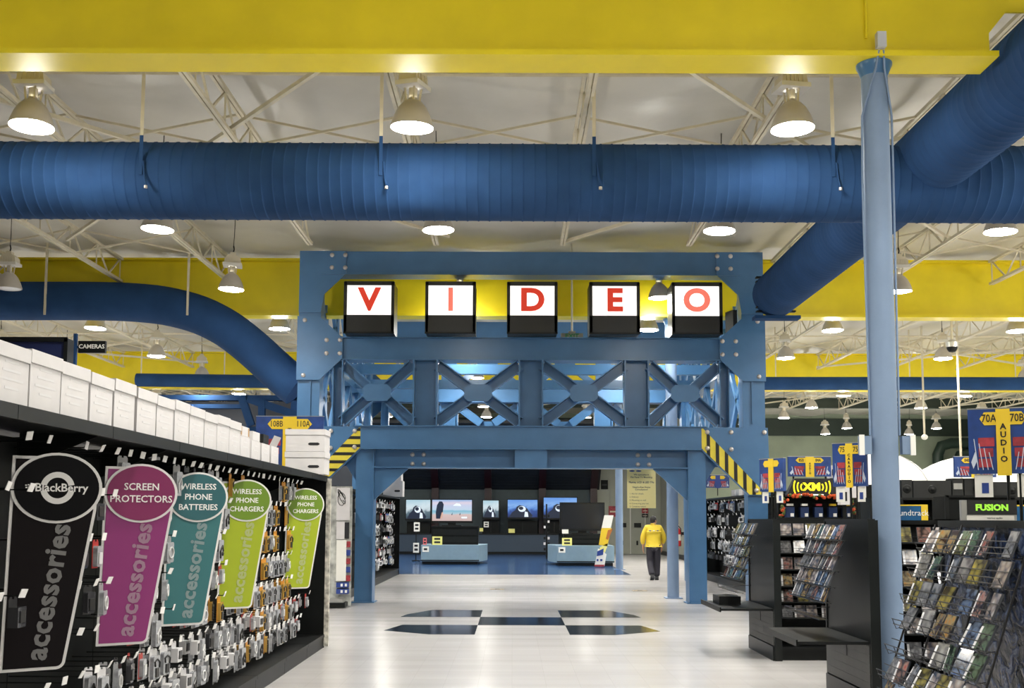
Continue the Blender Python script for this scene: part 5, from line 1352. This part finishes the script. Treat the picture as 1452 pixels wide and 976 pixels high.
# jacket: bloused at the waist, full sleeves with cuffs
V = [(0, .0, .98), (0, .0, 1.06), (0, .02, 1.22), (0, .03, 1.36), (0, .02, 1.455), (-.17, .02, 1.375), (-.245, .01, 1.22), (-.285, .01, 1.08), (-.275, .04, .935), (.17, .02, 1.375), (.25, .04, 1.22), (.295, .065, 1.09), (.265, .14, .955)]
RAD = [(.175, .135), (.21, .16), (.20, .15), (.17, .125), .075, (.095, .09), .088, .08, .05, (.095, .09), .088, .08, .05]
jk = link('jacket', skin_mesh('jacket', V, [(0, 1), (1, 2), (2, 3), (3, 4), (3, 5), (5, 6), (6, 7), (7, 8), (3, 9), (9, 10), (10, 11), (11, 12)], RAD, JACK, root=1), man)
MB().lathe([(.165, 0), (.182, .02), (.182, .06), (.17, .08)], 24, (0, 0, .945)).build('waistband', JACK, jk, True, loc=(0, 0, 0)).scale = (1, .78, 1)
for i, x in enumerate((-.10, 0, .10)): MB().ell((x, -.112-.012*(i == 1), 1.30), (.036, .012, .014), 10, 5).build('back_emblem', INKBLUE if i != 1 else PAPER, jk)
MB().lathe([(.072, 0), (.078, .03), (.07, .055)], 18, (0, .02, 1.44)).build('collar', JACK, jk, True)
PLAID = M('plaid_shirt', (.30, .26, .16), .7, var=.8, scale=45)
MB().lathe([(.196, -.10), (.190, 0)], 24, (0, 0, .955)).build('shirt_hem', PLAID, man, True).scale = (1, .78, 1)
V = [(0, .0, .93), (-.085, 0, .86), (-.088, .06, .50), (-.075, -.06, .28), (-.060, -.16, .13), (.09, 0, .86), (.105, .10, .50), (.098, .10, .28), (.085, .06, .085)]
link('trousers', skin_mesh('trousers', V, [(0, 1), (1, 2), (2, 3), (3, 4), (0, 5), (5, 6), (6, 7), (7, 8)], [(.155, .12), (.115, .115), .100, .092, .088, (.115, .115), .100, .094, .092], TROU), man)
for nm, (x, y, z), tilt in (('shoe', (-.058, -.135, .075), R(-28)), ('shoe', (.085, .10, .045), 0)):
    m = MB(); m.prism([(-.10, -.045), (.17, -.045), (.175, -.02), (.12, .015), (.02, .05), (-.09, .05), (-.105, 0)], 'x', -.046, .046); o = m.build(nm, SHOE, man, loc=(x, y, z)); o.rotation_euler = (tilt, 0, 0)
# head: face turned to the right and away; features on its right side
hdp = Vector((.01, .03, 1.57)); fa = Vector((.80, .60, 0)); si = Vector((-.60, .80, 0))
fm = MB(); fm.ell((0, 0, 0), (.092, .076, .118), 18, 12); hm = fm.mesh('head', SKIN, True); ho = link('head', hm, man, hdp, math.atan2(fa.y, fa.x))
MB().prism([(.086, .005), (.112, -.022), (.09, -.03)], 'y', -.014, .014).build('nose', SKIN, ho)
for s in (-1, 1):
    MB().ell((.082, s*.03, .012), (.010, .013, .008), 8, 5).build('eye', PAPER, ho); MB().ell((.0905, s*.03, .012), (.003, .006, .006), 6, 4).build('pupil', INK, ho)
    MB().ell((-.005, s*.078, -.005), (.018, .010, .030), 8, 6).build('ear', SKIN, ho); MB().bar((.083, s*.018, .034), (.078, s*.045, .034), .006).build('eyebrow', HAIR, ho)
MB().ell((.082, 0, -.055), (.010, .024, .007), 8, 5).build('mouth', M('lips', (.35, .12, .10), .5), ho)
hr = MB(); seg = 20
for i in range(9):
    th = math.pi*.5*i/8*1.45
    for k in range(seg):
        an = 2*math.pi*k/seg; fr = max(0, math.cos(an)); lim = th*(1-.42*fr)
        hr.v.append((-.012+.100*math.sin(lim)*math.cos(an), .086*math.sin(lim)*math.sin(an), .012+.118*math.cos(lim)))
for i in range(8):
    for k in range(seg): hr.f.append((i*seg+k, (i+1)*seg+k, (i+1)*seg+(k+1) % seg, i*seg+(k+1) % seg)); hr.mi.append(0)
hr.build('hair', HAIR, ho, True)
